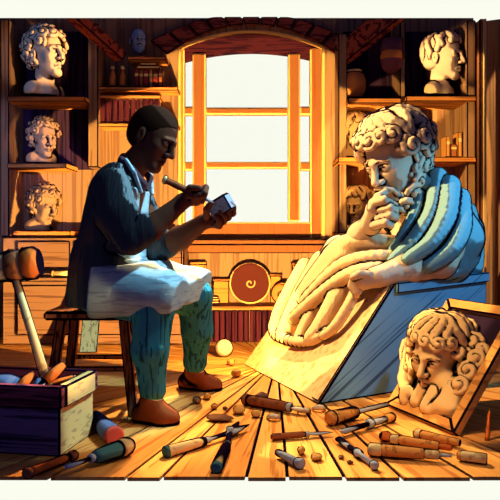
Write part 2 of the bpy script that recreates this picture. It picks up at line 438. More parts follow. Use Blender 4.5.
# floor of boards that fan out from the back of the room
Cx, Cy = .163, 4.27
bm = bmesh.new()
add_box(bm, (L_, 2.30, -.012), (1.75, D0+.16, -.005), 0, flat_mat=3)
uvl = bm.loops.layers.uv.new('UVMap')
cuts = [G(x, y) for x, y in ((0, 372), (0, 395), (0, 425), (0, 470), (50, 476), (128, 476), (162, 476), (247, 476), (287, 476), (344, 476), (400, 476), (470, 476), (520, 460), (560, 430), (600, 405), (640, 380))]
angs = [math.atan2(p.y-Cy, p.x-Cx) for p in cuts]; angs = [a if a < 1.2 else a-2*math.pi for a in angs]
angs = sorted(angs)
angs = [angs[0]-.25] + angs
full = angs+[angs[-1]+.35*i for i in range(1, 12) if angs[-1]+.35*i < angs[0]+2*math.pi-.1]
for i in range(len(full)):
    a0 = full[i]; a1 = full[i+1] if i+1 < len(full) else full[0]+2*math.pi
    g = .0
    t = bmesh.new(); R0 = 4.5
    A = Vector((Cx, Cy, 0)); n0 = Vector((-math.sin(a0), math.cos(a0), 0)); n1 = Vector((math.sin(a1), -math.cos(a1), 0)); gap = .0075
    mid = (a0+a1)/2; off = gap/max(.05, math.sin((a1-a0)/2)); ap = A+Vector((math.cos(mid), math.sin(mid), 0))*off
    v = [t.verts.new(ap), t.verts.new(ap+Vector((math.cos(a0), math.sin(a0), 0))*R0), t.verts.new(ap+Vector((math.cos(a1), math.sin(a1), 0))*R0)]
    t.faces.new(v)
    ye = 2.268+random.uniform(-.006, .012)
    for co, no in (((0, ye, 0), (0, -1, 0)), ((0, D0, 0), (0, 1, 0)), ((-1.87, 0, 0), (-1, 0, 0)), ((1.62, 0, 0), (1, 0, 0))):
        bmesh.ops.bisect_plane(t, geom=t.verts[:]+t.edges[:]+t.faces[:], plane_co=co, plane_no=no, clear_outer=True)
    tl = t.loops.layers.uv.new('UVMap')
    for f in t.faces:
        f.material_index = i % 3
        for lp in f.loops:
            w = lp.vert.co-A; lp[tl].uv = (w.x*math.cos(mid)+w.y*math.sin(mid)+i*3.3, -w.x*math.sin(mid)+w.y*math.cos(mid)+i*1.7)
    if t.faces:
        r = bmesh.ops.extrude_face_region(t, geom=t.faces[:]); 
        for el in r['geom']:
            if isinstance(el, bmesh.types.BMVert): el.co.z -= .012
        bmesh.ops.recalc_face_normals(t, faces=t.faces[:])
    me = bpy.data.meshes.new('t'); t.to_mesh(me); t.free(); bm.from_mesh(me); bpy.data.meshes.remove(me)
struct(bm_obj('floor', bm, m_plank+[M_INK], origin=(0, 3.7, 0)))

# window: dark arched head, posts, bars and panes
win = struct(thing('window_1', 'tall arched window with orange wooden frame', 'window', (wx(251), D0+.05, wz(240)))); del win['category']
bm = bmesh.new()
ar_o = arch(181, 322, 47, 31); ar_i = arch(181, 322, 60, 50)
for i in range(16):
    extrude_poly(bm, [(wx(x), wz(y)) for x, y in (ar_o[i], ar_o[i+1], ar_i[i+1], ar_i[i])], D0+.05, D0+.12)
bm_obj('window_head', bm, [m_lintel], win)
bm = bmesh.new()
for x0, x1, y0, y1 in ((180, 184, 47, 240), (192, 205.5, 52, 221.5), (288.5, 300.5, 52, 221.5), (310.5, 323, 47, 240), (183, 312, 222, 240)):
    add_box(bm, (wx(x0), D0+.03, wz(y1)), (wx(x1), D0+.13, wz(y0)), .012)
for x0, x1, y0, y1 in ((205, 289, 106, 113.5), (205, 289, 161, 168), (183, 193, 105, 114), (183, 193, 161, 170), (300, 312, 105, 114), (300, 312, 161, 170)):
    add_box(bm, (wx(x0), D0+.05, wz(y1)), (wx(x1), D0+.12, wz(y0)), .012)
bm_obj('window_frame', bm, [m_frame, m_trim], win)  # edge glow put into the pale bevel colour
gm = bpy.data.materials.new('window_glass'); gm.use_nodes = True; nt = gm.node_tree; nt.nodes.clear()
oo = nt.nodes.new('ShaderNodeOutputMaterial'); tr = nt.nodes.new('ShaderNodeBsdfTransparent'); gl = nt.nodes.new('ShaderNodeBsdfGlossy'); mx = nt.nodes.new('ShaderNodeMixShader')
gl.inputs['Roughness'].default_value = .05; mx.inputs[0].default_value = .012; tr.inputs[0].default_value = (1, 1, 1, 1)
nt.links.new(tr.outputs[0], mx.inputs[1]); nt.links.new(gl.outputs[0], mx.inputs[2]); nt.links.new(mx.outputs[0], oo.inputs[0])
for x0, x1, y0, y1 in ((204, 289.5, 50, 108), (204, 289.5, 113, 161), (204, 289.5, 165, 229), (183, 193, 55, 107), (183, 193, 113, 162), (183, 193, 169, 229),
                       (300, 312, 55, 107), (300, 312, 113, 162), (300, 312, 169, 229)):
    bm = bmesh.new(); add_box(bm, (wx(x0), D0+.083, wz(y1)), (wx(x1), D0+.089, wz(y0)), 0)
    bm_obj('pane', bm, [gm], win)
bm = bmesh.new()      # glow round the opening, put into a pale bead
aro = arch(178.5, 324.5, 47, 30.5); ari = arch(181, 322, 48.5, 32)
for i in range(16):
    extrude_poly(bm, [(wx(x), wz(y)) for x, y in (aro[i], aro[i+1], ari[i+1], ari[i])], D0-.012, D0+.03)
for x0, x1 in ((178.5, 181), (322, 324.5)):
    extrude_poly(bm, [(wx(x), wz(y)) for x, y in ((x0, 47), (x1, 48), (x1, 240), (x0, 240))], D0-.012, D0+.03)
struct(bm_obj('trim_1', bm, [m_trim], origin=(0, D0, wz(240))))
bm = bmesh.new()      # brick arch over the window
for i in range(11):
    a0 = arch(168, 336, 56, 26, 44); b0 = arch(150, 352, 42, 14, 44)
    j0, j1 = i*4, i*4+4
    sh = .35
    P = [a0[j0], a0[j0+2], a0[j1], b0[j1], b0[j0+2], b0[j0]]
    P = [(x, max(y, 18.2)) for x, y in P]
    c = (sum(p[0] for p in P)/6, sum(p[1] for p in P)/6)
    P = [(x+(c[0]-x)*.06, y+(c[1]-y)*.08) for x, y in P]
    pts = [(wx(x), yy, wz(y)) for x, y in P for yy in (D0-.05, D0-.001)]
    add_hull(bm, pts, .008)
struct(bm_obj('trim_2', bm, [m_brick, M_INK], origin=(0, D0, wz(50))))
bm = bmesh.new(); add_box(bm, (wx(176), D0-.10, wz(244.5)), (wx(345), D0, wz(239)), .008)
add_box(bm, (wx(186), D0-.04, wz(253)), (wx(345), D0, wz(244.5)), .006)
struct(bm_obj('trim_3', bm, [m_frame, M_INK], origin=(0, D0, wz(253))))
# roof timbers
b1 = bmesh.new(); add_hull(b1, beam_pts(W(70, 12, 4.7), W(121, 57, 5.0), .10, .075), .008)
bmesh.ops.bisect_plane(b1, geom=b1.verts[:]+b1.edges[:]+b1.faces[:], plane_co=(0, 0, H), plane_no=(0, -212/F, 1), clear_outer=True)
struct(bm_obj('trim_4', b1, [m_beam, M_INK], origin=W(95, 35, 4.85)))
b2 = bmesh.new(); add_hull(b2, beam_pts(W(341, 56, 5.05), W(402, 6, 4.8), .08, .15), .008)
bmesh.ops.bisect_plane(b2, geom=b2.verts[:]+b2.edges[:]+b2.faces[:], plane_co=(0, 0, H), plane_no=(0, -212/F, 1), clear_outer=True)
struct(bm_obj('trim_5', b2, [m_beam, M_INK], origin=W(370, 36, 4.9)))
bm = bmesh.new(); add_box(bm, (wx(338, 5.0), 4.98, 0), (wx(347, 5.0), D0-.002, wz(34, 5.0)), .008)
struct(bm_obj('trim_6', bm, [m_case, M_INK], origin=(wx(342), 5.1, 0)))
bm = bmesh.new(); add_box(bm, (wx(479, 4.5), 4.49, 0), (wx(486, 4.5), 4.55, wz(19, 4.5)), .008)
add_box(bm, (wx(484, 4.47), 4.465, 0), (wx(486.2, 4.47), 4.489, wz(19, 4.47)), 0, flat_mat=2)
struct(bm_obj('trim_7', bm, [m_frame, M_INK, m_trim], origin=(wx(482, 4.5), 4.52, 0)))

# ------------------------------------------------------------------ shelving
DF = 4.86                                    # front of the shelving
def vz(py, d=DF): return H-(py-YH)/F*d
def vx(px, d=DF): return (px-250)/F*d
lc = thing('bookcase', 'tall dark bookcase at the left wall holding three busts', 'bookcase', (vx(45), 5.0, 0))
box('side_panel', (vx(0), DF, vz(236.6)), (vx(9), D0-.004, vz(19)), m_case, lc, .008)
box('side_panel', (vx(84), DF+.1, vz(166)), (vx(95), D0-.004, vz(19)), m_case, lc, .008)
box('back_panel', (vx(9), D0-.03, vz(166)), (vx(84), D0-.004, vz(19)), m_case_shade, lc, 0)  # darker panel paints the shade of the upper two rows
box('back_panel', (vx(9), D0-.03, vz(236.5)), (vx(84), D0-.004, vz(166)), m_case, lc, 0)
for x0, x1, y in ((8, 86, 96.5), (8, 67, 163), (13, 71, 230.5)):
    box('shelf', (vx(x0), DF-.02, vz(y+5.5)), (vx(x1), D0-.03, vz(y)), m_shelf, lc, .006)
wc = thing('wall_shelf', 'open wall shelves between the bookcase and the window', 'shelf', (vx(136), 5.1, vz(128)))
for x0, x1, y in ((96, 178, 86.5), (98, 178, 123), (127, 166, 56)):
    box('shelf', (vx(x0, 5.0), 5.0, vz(y+4, 5.0)), (vx(x1, 5.0), D0-.004, vz(y, 5.0)), m_shelf, wc, .006)
rc = thing('bookcase', 'tall bookcase at the right behind the seated statue', 'bookcase', (vx(415), 5.0, 0))
box('side_panel', (vx(468), DF+.02, 0), (vx(477), D0-.004, vz(19)), m_case, rc, .008)
for x0, x1, y in ((348, 401, 98), (406, 476, 96), (338, 476, 157), (338, 476, 232)):
    box('shelf', (vx(x0), DF-.01, vz(y+5.5)), (vx(x1), D0-.004, vz(y)), m_shelf, rc, .006)
box('back_panel', (vx(349), D0-.03, vz(98)), (vx(468), D0-.004, vz(19)), m_case_shade, rc, 0)  # dark sheet added to paint the shade of the top row
box('upright', (vx(401), DF+.04, vz(157)), (vx(407), D0-.004, vz(19)), m_case, rc, .008)

cab = thing('low_cabinet', 'long low wooden cabinet with panelled doors along the back wall at left', 'cabinet', (vx(95), 5.0, 0))
box('carcass', (vx(1), DF+.02, 0), (vx(184), D0-.005, vz(237)), m_cab, cab, .008)
for x0, x1, y0, y1 in ((17, 70, 241, 268), (17, 70, 285, 335), (74, 126, 241, 335), (130, 182, 241, 335)):
    d_ = box('door' if y1 > 300 else 'drawer', (vx(x0), DF-.004, vz(y1)), (vx(x1), DF+.018, vz(y0)), m_cab, cab, .008)
box('ledge', (vx(13), DF-.07, vz(281)), (vx(186), DF+.018, vz(276.5)), m_cab, cab, .006)

# alcove below the window: shelf board, slatted front
alc = thing('low_shelf', 'low shelf with a slatted red front below the window', 'shelf', (wx(265), 5.05, 0))
box('shelf', (vx(187, 4.95), 4.95, vz(311, 4.95)), (vx(345, 4.95), D0-.005, vz(305.5, 4.95)), m_shelf, alc, .007)
bm = bmesh.new(); x = 190
while x < 345:
    add_box(bm, (vx(x, 5.0), 4.99, 0.0), (vx(x+5.4, 5.0), 5.03, vz(311, 5.0)+.003), .004); x += 6
bm_obj('slatted_front', bm, [m_slat, M_INK], alc)
box('back_panel', (vx(188, 5.1), 5.17, vz(306, 5.17)), (vx(345, 5.1), D0-.004, wz(253)), m_case, alc, 0)

# ------------------------------------------------------------------ stone block
bA = Vector((.31, 3.2, 0)); bU = Vector((.5, .3, 0)); bE = Vector((-.35, .95, 0))
bTA = bA+bU*.806+Vector((0, 0, .54)); bTR = bA+bU*1.94+Vector((0, 0, .573)); bBR = bA+bU*1.94
blk = thing('stone_block', 'large wedge-shaped stone block under the seated statue', 'block', (.75, 3.85, 0))
pts = [bA, bTA, bTR, bBR]; pts = pts+[p+bE for p in pts]
bm = bmesh.new(); add_hull(bm, pts, .009)
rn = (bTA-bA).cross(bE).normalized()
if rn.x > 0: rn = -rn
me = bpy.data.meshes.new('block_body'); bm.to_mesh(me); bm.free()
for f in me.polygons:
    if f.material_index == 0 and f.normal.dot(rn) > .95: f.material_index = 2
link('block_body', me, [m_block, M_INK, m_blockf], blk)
def quadpts(o, u, v, n, th):      # thin slab with corner o, sides u, v and thickness along n
    return [o+a*u+b*v+c*n*th for a in (0, 1) for b in (0, 1) for c in (0, 1)]
sn = bU.cross(Vector((0, 0, 1))).normalized()
if sn.y > 0: sn = -sn
lip = [bTA, bTR, bTR-Vector((0, 0, .05)), bTA-Vector((0, 0, .05))]
hull('top_lip', [p+sn*k for p in lip for k in (0.001, .022)], m_block, blk, .006)
# plain raised border of the sloping face, along the near edge
u = (bTA-bA); w = bE.normalized()*.075
hull('face_border', [bA+u*.02+rn*k for k in (.001, .012)]+[bA+u*.02+w+rn*k for k in (.001, .012)]+[bA+u*.97+rn*k for k in (.001, .012)]+[bA+u*.97+w+rn*k for k in (.001, .012)], m_blockf, blk, .005)
def RP(px, py, off=0.0):
    """point on the sloping face under a pixel, lifted by off"""
    r = Vector(((px-250)/F, 1, -(py-YH)/F)); c = Vector((0, 0, H)); t = (bA-c).dot(rn)/r.dot(rn); return c+r*t+rn*off

# ------------------------------------------------------------------ the seated statue
def S(px, py, d, r): return (W(px, py, d), r/F*d)
st = thing('statue', 'pale stone statue of a bearded draped thinker seated on the big block', 'statue', (.85, 3.9, .56))
hf = frame(W(394.5, 157, 3.72), (-.70, -.56, -.42), (-.34, -.22, .9), .45)
P = head_prims(hf, neck=False)
P += chain([S(412, 178, 3.80, 25), S(432, 208, 3.92, 30)], .03)
P += [RC(*[S(425, 225, 3.95, 40)[0], S(440, 262, 4.0, 40)[0], S(425, 225, 3.95, 40)[1], S(440, 262, 4, 40)[1]], k=.05)]
P += chain([S(408, 208, 4.05, 20), S(372, 240, 3.95, 15), S(350, 249, 3.84, 14)], .02)      # far arm to the elbow
P += chain([S(350, 249, 3.84, 14), S(361, 234, 3.74, 13), S(371, 218, 3.64, 9.5)], .03)  # forearm up to the chin
P += [RC(*[S(371, 225, 3.64, 9)[0], S(376, 210, 3.58, 10)[0], 11/F*3.64, 11.5/F*3.58], k=.02)]
for i in range(4):                                                                        # bent fingers
    x, y = (381, 387, 387, 382)[i], 200+i*7.6
    P += chain([S(x-8, y+3, 3.54, 5.0), S(x+3, y, 3.50, 4.9), S(x+8, y+2, 3.53, 4.6), S(x+6, y+5, 3.58, 4.2)], .003)
P += chain([S(372, 208, 3.54, 5), S(378, 197, 3.53, 4.6), S(385, 192, 3.56, 4)], .006)      # thumb
P += chain([S(440, 205, 3.72, 20), S(452, 240, 3.66, 19), S(440, 262, 3.60, 17.5)], .03)     # near arm
P += chain([S(440, 262, 3.60, 17.5), S(408, 268, 3.53, 16), S(378, 277, 3.47, 11.5)], .02)
P += chain([S(378, 277, 3.47, 10), S(362, 281, 3.46, 10.5)], .02)
for i in range(4):
    P += chain([S(362-i*1.5, 276+i*4, 3.46, 5.2), S(354+i*1.2, 279+i*4, 3.45, 4.8), S(351+i*2, 286+i*3, 3.47, 4.0)], .004)
P += chain([S(368, 275, 3.43, 5), S(359, 274, 3.42, 4.4), S(353, 277, 3.42, 3.8)], .006)
P += chain([S(430, 262, 3.95, 28), S(372, 262, 3.86, 24), S(340, 262, 3.88, 21)], .03)      # thighs and shins
P += chain([S(340, 262, 3.88, 20), S(318, 300, 3.98, 15)], .03)
P += chain([S(340, 252, 4.0, 18), S(312, 290, 4.08, 14)], .02)
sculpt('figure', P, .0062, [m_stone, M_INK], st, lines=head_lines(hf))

def hair_locks(fr, spec, seed=1, tube=.06, ends=True):
    """strands from the crown to the hairline, each finished by a curl"""
    rnd = random.Random(seed); out = []
    for az, e0, e1, t in spec:
        pts = []
        for i in range(7):
            q = i/6; el = e0+(e1-e0)*q
            p, n = skull_pt(az+10*math.sin(q*5+az), el, .01+.045*math.sin(q*3.0)); pts.append(p)
        out += lock(fr, pts, t*.75, t, .012)
        if ends:
            p, n = skull_pt(az, e1-6, .05)
            out += curl(fr, p, n, t*1.25, t*.72, .9, rnd.uniform(0, 6))
    return out
spec = []
for az in range(-48, 49, 19): spec.append((az, 82, 36, .085))
for az in (66, 88, 110, -66, -88, -110): spec.append((az, 78, 12, .095))
for az in (132, 156, 180, -156, -132): spec.append((az, 78, -10, .10))
P = [fEL(hf, (-.09, 0, .17), (.425, .335, .365), .03)] + hair_locks(hf, spec, 3)
for az in range(-50, 51, 20):
    p, n = skull_pt(az, 27, .07); P += curl(hf, p, n, .105, .066, 1.3, az*.11)
for az in (70, 95, 120, 145, 170, -170, -145, -120, -95, -70):
    p, n = skull_pt(az, 2, .08); P += curl(hf, p, n, .115, .07, 1.3, az*.07)
for az in (96, 120, 145, 170, -170, -145, -120, -96):
    p, n = skull_pt(az, -38, .03); P += curl(hf, p*np.array([1, 1, 1])+np.array([0, 0, -.06]), n, .12, .07, 1.3, az*.05)
    p, n = skull_pt(az+10, -20, .06); P += curl(hf, p, n, .115, .07, 1.3, az*.09)
cut = fEL(hf, (.40, 0, -.16), (.34, .27, .36), .02, True)
P = [p for p in P] + [cut]
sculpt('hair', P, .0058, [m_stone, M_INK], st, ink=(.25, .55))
P = [fEL(hf, (.20, 0, -.43), (.19, .20, .15), .04)]
for (x, y, z, r, ph) in ((.0, .25, -.16, .075, 0), (.03, .25, -.28, .08, 2), (.10, .20, -.38, .085, 4), (.22, .13, -.46, .085, 1), (.31, .03, -.51, .085, 3),
                         (.20, .05, -.56, .085, 5), (.30, -.09, -.47, .08, 2.5), (.10, .12, -.51, .08, .5), (.18, -.16, -.43, .08, 1.4), (.05, -.23, -.3, .08, 4.2), (0, -.25, -.17, .075, 2.2),
                         (.36, .06, -.42, .06, 2), (.36, -.04, -.43, .06, 0)):
    n = np.array([x+.05, y*1.3, z+.15]); P += curl(hf, (x+.03, y*1.08, z-.02), n, r*1.25, r*.75, 1.3, ph)
for s in (1, -1):
    P += lock(hf, [(.42, .015*s, -.225), (.395, .07*s, -.24), (.34, .12*s, -.29), (.31, .15*s, -.36)], .03, .028)
sculpt('beard', P, .0055, [m_stone, M_INK], st, ink=(.25, .55))

# drapery: mantle over back and near shoulder, folds over the lap, train down the sloping face
P = [RC(W(434, 198, 3.86), W(449, 234, 3.93), 22/F*3.86, 33/F*3.93, k=.04), RC(W(449, 234, 3.93), W(444, 262, 3.98), 33/F*3.93, 36/F*3.98, k=.04),
     RC(W(445, 200, 3.74), W(458, 238, 3.70), 19/F*3.74, 25/F*3.7, k=.03), RC(W(458, 238, 3.70), W(449, 260, 3.70), 25/F*3.7, 25/F*3.7, k=.03)]
def fold(pts, r0, r1=None, k=.006):
    r1 = r0 if r1 is None else r1; n = len(pts)-1
    # smooth the polyline
    q = [Vector(p) for p in pts]
    sm = []
    for i in range(n):
        p0, p1, p2, p3 = q[max(i-1, 0)], q[i], q[i+1], q[min(i+2, n)]
        for j in range(5):
            t = j/5; sm.append(.5*((2*p1)+(p2-p0)*t+(2*p0-5*p1+4*p2-p3)*t*t+(3*p1-p0-3*p2+p3)*t**3))
    sm.append(q[-1]); m = len(sm)-1
    return chain([(sm[i], (r0+(r1-r0)*i/m)/F*sm[i].y) for i in range(m+1)], k)
P += fold([W(426, 174, 3.72), W(418, 206, 3.66), W(402, 236, 3.62), W(386, 262, 3.60)], 7, 5, .004)
P += fold([W(438, 177, 3.67), W(432, 212, 3.60), W(412, 242, 3.55), W(394, 260, 3.53)], 10, 7, .005)
P += fold([W(449, 186, 3.64), W(446, 216, 3.55), W(430, 243, 3.49), W(408, 259, 3.46)], 12, 7, .005)
P += fold([W(459, 199, 3.67), W(461, 226, 3.56), W(451, 250, 3.50), W(428, 266, 3.48)], 12, 8, .006)
P += fold([W(466, 212, 3.80), W(472, 240, 3.72), W(468, 262, 3.66), W(448, 273, 3.60)], 11, 8, .006)
P += fold([W(467, 217, 3.88), W(476, 245, 3.86), W(475, 268, 3.80)], 7, 8, .006)
P += fold([W(420, 174, 3.76), W(424, 182, 3.68), W(438, 187, 3.66), W(452, 196, 3.70), W(463, 213, 3.84)], 8, 7, .006)
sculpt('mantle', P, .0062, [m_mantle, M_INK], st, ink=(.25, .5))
P = []
# lap
P += [RC(W(425, 262, 3.80), W(345, 256, 3.80), 22/F*3.8, 18/F*3.8, k=.04), RC(W(345, 256, 3.80), W(312, 296, 3.94), 18/F*3.8, 15/F*3.94, k=.04)]
P += fold([W(420, 250, 3.70), W(380, 243, 3.70), W(344, 245, 3.76), W(316, 276, 3.90), W(298, 306, 4.0)], 8, 8, .03)
P += fold([W(414, 260, 3.62), W(372, 258, 3.60), W(338, 268, 3.68), W(306, 300, 3.86)], 9, 7, .008)
P += fold([W(390, 268, 3.58), W(354, 273, 3.56), W(326, 290, 3.68), W(294, 318, 3.86)], 8, 7, .006)
# train on the sloping face
for (a, b, c, d, r0, r1) in (((316, 276), (300, 296), (285, 318), (280, 330), 8, 7), ((334, 274), (314, 300), (298, 323), (289, 338), 13, 9), ((352, 276), (331, 305), (313, 328), (304, 341), 8, 6),
                             ((364, 282), (346, 308), (328, 331), (316, 342), 12, 8), ((375, 288), (361, 310), (342, 332), (328, 340), 6, 5)):
    P += fold([RP(*a, .10), RP(*b, .075), RP(*c, .05), RP(*d, .035)], r0, r1, .006)
P += fold([RP(279, 329, .04), RP(280, 338, .035), RP(298, 345, .035), RP(316, 344, .03), RP(330, 335, .03)], 6, 5, .01)
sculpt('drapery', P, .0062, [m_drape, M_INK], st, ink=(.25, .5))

# ------------------------------------------------------------------ the seated carver
m_skin = mat('skin', '5a362a', toon=.55, tsize=.5)
m_shirt = mat('dark_shirt', '3c4046', toon=.85, bump=((50, 10, 10), .5, .02), tsize=.32)
m_apron = mat('pale_apron', '8aa2b2', toon=.55, bump=((30, 8, 30), .15, .02), tsize=.55, grain=((8, 8, 70), .55, .61, .4, '3a3a60'))
m_jeans = mat('teal_trousers', '3c8490', toon=.8, bump=((40, 40, 5), .25, .02), tsize=.42, grain=((70, 70, 3), .54, .59, .7, '0e1428'))
m_shoe = mat('brown_leather', '7a4024', toon=.55, rim=(.56, .7), tsize=.6)
m_hair = mat('dark_hair', '2c1812', toon=.6, tsize=.5)
m_cuffw = mat('white_sock', 'd8d8c8', toon=.4, rim=(.7, .85))
man = thing('person', 'man on a stool in dark shirt, pale apron and teal trousers, carving a small block', 'person', W(110, 300, 3.1))
mf = frame(W(153, 138, 3.08), (.83, -.36, -.40), (.36, 0, .92), .275)
P = head_prims(mf, neck=False)
P += chain([S(147, 150, 3.09, 13), S(128, 172, 3.12, 15)], .02)
P += chain([S(120, 190, 3.12, 24), S(108, 262, 3.12, 24), S(104, 285, 3.12, 24)], .03)
P += chain([S(120, 185, 3.02, 14), S(112, 188, 2.93, 13), S(131, 236, 2.84, 11.5)], .02)
P += chain([S(131, 239, 2.84, 13), S(151, 228, 2.86, 12.5), S(181, 203, 2.90, 8.2)], .02)     # near forearm
P += chain([S(125, 185, 3.22, 14), S(136, 190, 3.29, 13), S(158, 248, 3.26, 11)], .02)
P += chain([S(158, 249, 3.26, 12), S(180, 238, 3.20, 11.5), S(203, 222, 3.12, 7.6)], .02)      # far forearm
P += chain([S(104, 288, 3.0, 20), S(156, 304, 2.90, 15), S(153, 392, 2.88, 8)], .02)
P += chain([S(114, 286, 3.2, 20), S(194, 297, 3.32, 13), S(196, 366, 3.41, 7)], .02)
# near hand closed round the chisel
P += [RC(*[S(182, 201, 2.90, 1)[0], S(195, 196, 2.92, 1)[0], 7.5/F*2.9, 8.5/F*2.9], k=.012)]
for i in range(4):
    x, y = 187+i*5.0, 201.5+i*-.3+ (1.5 if i in (1, 2) else 0)
    P += chain([S(x, y, 2.92, 3.6), S(x+2.5, y-7, 2.865, 3.5), S(x+4.0, y-13, 2.90, 3.2), S(x+3.5, y-14, 2.94, 2.9)], .003)
P += chain([S(185, 197, 2.88, 4), S(190, 188, 2.86, 3.6), S(198, 188, 2.86, 3.2)], .004)
# far hand under and behind the block
P += [RC(*[S(203, 222, 3.12, 1)[0], S(217, 220, 3.13, 1)[0], 7/F*3.1, 7.5/F*3.1], k=.012)]
for i in range(4):
    x, y = 213+i*4.6, 224-i*4.2
    P += chain([S(x-2, y-1, 3.14, 3.6), S(x+6, y+2.0, 3.09, 3.5), S(x+6.5, y-4, 3.045, 3.2), S(x+3, y-8, 3.03, 2.8)], .003)
P += chain([S(206, 218, 3.10, 4), S(207, 209, 3.04, 3.5), S(211, 203, 3.03, 3)], .004)
sculpt('body', P, .0052, [m_skin, M_INK], man, lines=head_lines(mf))
P = [fEL(mf, (-.065, 0, .145), (.415, .322, .372), .02), fEL(mf, (-.20, 0, -.04), (.25, .28, .23), .08), fEL(mf, (.36, 0, -.16), (.36, .5, .42), .02, True), fEL(mf, (.0, .34, -.16), (.14, .2, .2), .02, True), fEL(mf, (.0, -.34, -.16), (.14, .2, .2), .02, True)]
sculpt('hair', P, .006, [m_hair, M_INK], man)

torso = [RC(W(113, 194, 3.02), W(104, 262, 3.03), 25/F*3.02, 30/F*3.03, k=.05), RC(W(125, 196, 3.22), W(116, 262, 3.2), 23/F*3.2, 28/F*3.2, k=.05),
         RC(W(117, 178, 3.02), W(126, 180, 3.22), 16/F*3.0, 15/F*3.2, k=.05), RC(W(102, 262, 3.05), W(101, 284, 3.08), 31/F*3.05, 29/F*3.05, k=.04), RC(W(112, 262, 3.2), W(112, 284, 3.2), 28/F*3.2, 27/F*3.2, k=.04)]
P = list(torso)+[RC(W(100, 280, 2.97), W(97, 298, 2.97), 32/F*2.97, 29/F*2.97, k=.04), RC(W(97, 298, 2.97), W(112, 300, 2.95), 28/F*2.97, 26/F*2.95, k=.04), RC(W(110, 284, 3.2), W(110, 300, 3.2), 27/F*3.2, 25/F*3.2, k=.04), HS(W(100, 305, 3.0), (0, 0, -1))]
P += chain([S(112, 187, 2.93, 19), S(118, 215, 2.86, 20), S(131, 238, 2.84, 16.5)], .02)
P += chain([S(131, 239, 2.84, 16.5), S(140, 232.5, 2.85, 16)], .006)
P += chain([S(139, 233.5, 2.85, 17), S(144, 230, 2.855, 16.5)], .002)
P += chain([S(134, 191, 3.29, 16), S(149, 225, 3.30, 15), S(158, 248, 3.26, 14.5)], .02)
P += chain([S(158, 248, 3.26, 15), S(166, 244, 3.24, 14.5)], .004)
P += chain([S(112, 246, 2.90, 6), S(124, 250, 2.90, 5), S(137, 250, 2.94, 3)], .01) + chain([S(94, 200, 2.94, 4), S(100, 222, 2.9, 4), S(112, 240, 2.88, 4)], .012)
P += [RC(W(160, 232, 2.87), W(176, 220, 2.89), .001, .001, k=.001)][:0]
sculpt('shirt', P, .006, [m_shirt, M_INK], man)
P = chain([S(122, 160, 3.02, 4), S(133, 172, 2.98, 4.5), S(144, 184, 3.0, 3.5), S(142, 192, 3.0, 2)], .006) + chain([S(122, 160, 3.02, 4), S(124, 157, 3.14, 4), S(136, 160, 3.2, 4), S(150, 178, 3.16, 3.5), S(147, 190, 3.12, 2)], .006)
m_coll = mat('shirt_collar', '4a3440', toon=.5, rim=(.7, .85))
sculpt('collar', P, .005, [m_coll, M_INK], man)
# apron: bib, waistband and skirt over the lap
P = [RC(p.a, p.b, p.ra, p.rb, p.k) for p in torso]
P += [HS(W(123, 230, 3.0), (-1, .12, .12)), HS(W(140, 190, 3.0), (.25, 0, 1)), HS(W(120, 300, 3.0), (0, 0, -1))]
bib = sculpt('apron_bib', P, .006, [m_apron, M_INK], man, grow=.007)
P = [RC(p.a, p.b, p.ra, p.rb, p.k) for p in torso] + [HS(W(100, 261.5, 3.0), (0, 0, 1)), HS(W(100, 268, 3.0), (0, 0, -1)), HS(W(101, 265, 3.0), (-1, -.1, 0))]
sculpt('apron_band', P, .005, [m_apron, M_INK], man, grow=.012)
P = [RC(W(103, 270, 2.99), W(105, 284, 2.95), 33/F*3, 33/F*2.95, k=.04), RC(W(105, 284, 2.95), W(164, 297, 2.90), 33/F*2.95, 24/F*2.9, k=.04),
     RC(W(112, 278, 3.18), W(200, 289, 3.32), 27/F*3.2, 18/F*3.3, k=.05), RC(W(165, 290, 2.92), W(197, 288, 3.3), 16/F*2.92, 16/F*3.3, k=.06), RC(W(120, 280, 3.0), W(120, 280, 3.2), 26/F*3, 26/F*3.2, k=.06),
     RC(W(140, 282, 3.0), W(160, 282, 3.3), 22/F*3, 20/F*3.2, k=.06)]
P += [HS(W(100, 266, 3.0), (-.05, 0, 1)), HS(W(110, 314, 3.0), (.10, 0, -1)), HS(W(206, 290, 3.3), (1, 0, -.7)), HS(W(178, 300, 2.9), (1, -.2, -.25)), HS(W(78, 290, 3.0), (-1, -.1, .25))]
P += [HS(W(94, 290, 3.0), (-1, -.1, .12))]
sculpt('apron_skirt', P, .006, [m_apron, M_INK], man, grow=.004)
m_strap = m_apron
for P in (chain([S(141, 192, 2.98, 2.2), S(134, 172, 2.93, 2.2), S(126, 160, 3.0, 2.2)], .004), chain([S(152, 194, 3.12, 2.2), S(151, 176, 3.18, 2.2), S(138, 160, 3.24, 2.2)], .004)):
    sculpt('apron_strap', P, .005, [m_apron, M_INK], man)
# trousers
P = chain([S(100, 288, 2.99, 27), S(154, 304, 2.90, 21.5)], .03) + chain([S(154, 304, 2.90, 21.5), S(150, 350, 2.88, 18.5), S(153, 390, 2.88, 12)], .02)
P += chain([S(112, 286, 3.2, 26), S(194, 296, 3.32, 18)], .03) + chain([S(194, 296, 3.32, 18), S(197, 330, 3.37, 15.5), S(195, 362, 3.41, 11)], .02)
P += chain([S(153, 386, 2.88, 13), S(153, 390, 2.88, 13)], .003) + chain([S(195, 359, 3.41, 12), S(195, 362, 3.41, 12)], .003)
P += chain([S(160, 325, 2.835, 2), S(159, 350, 2.825, 3), S(157, 380, 2.845, 1.5)], .02)
sculpt('trousers', P, .006, [m_jeans, M_INK], man)
for nm, P in (('sock', chain([S(153, 392, 2.88, 11), S(152, 401, 2.88, 10.5)], .01)), ('sock', chain([S(195, 364, 3.41, 9.5), S(195, 371, 3.42, 9)], .01))):
    sculpt(nm, P, .005, [m_cuffw, M_INK], man)
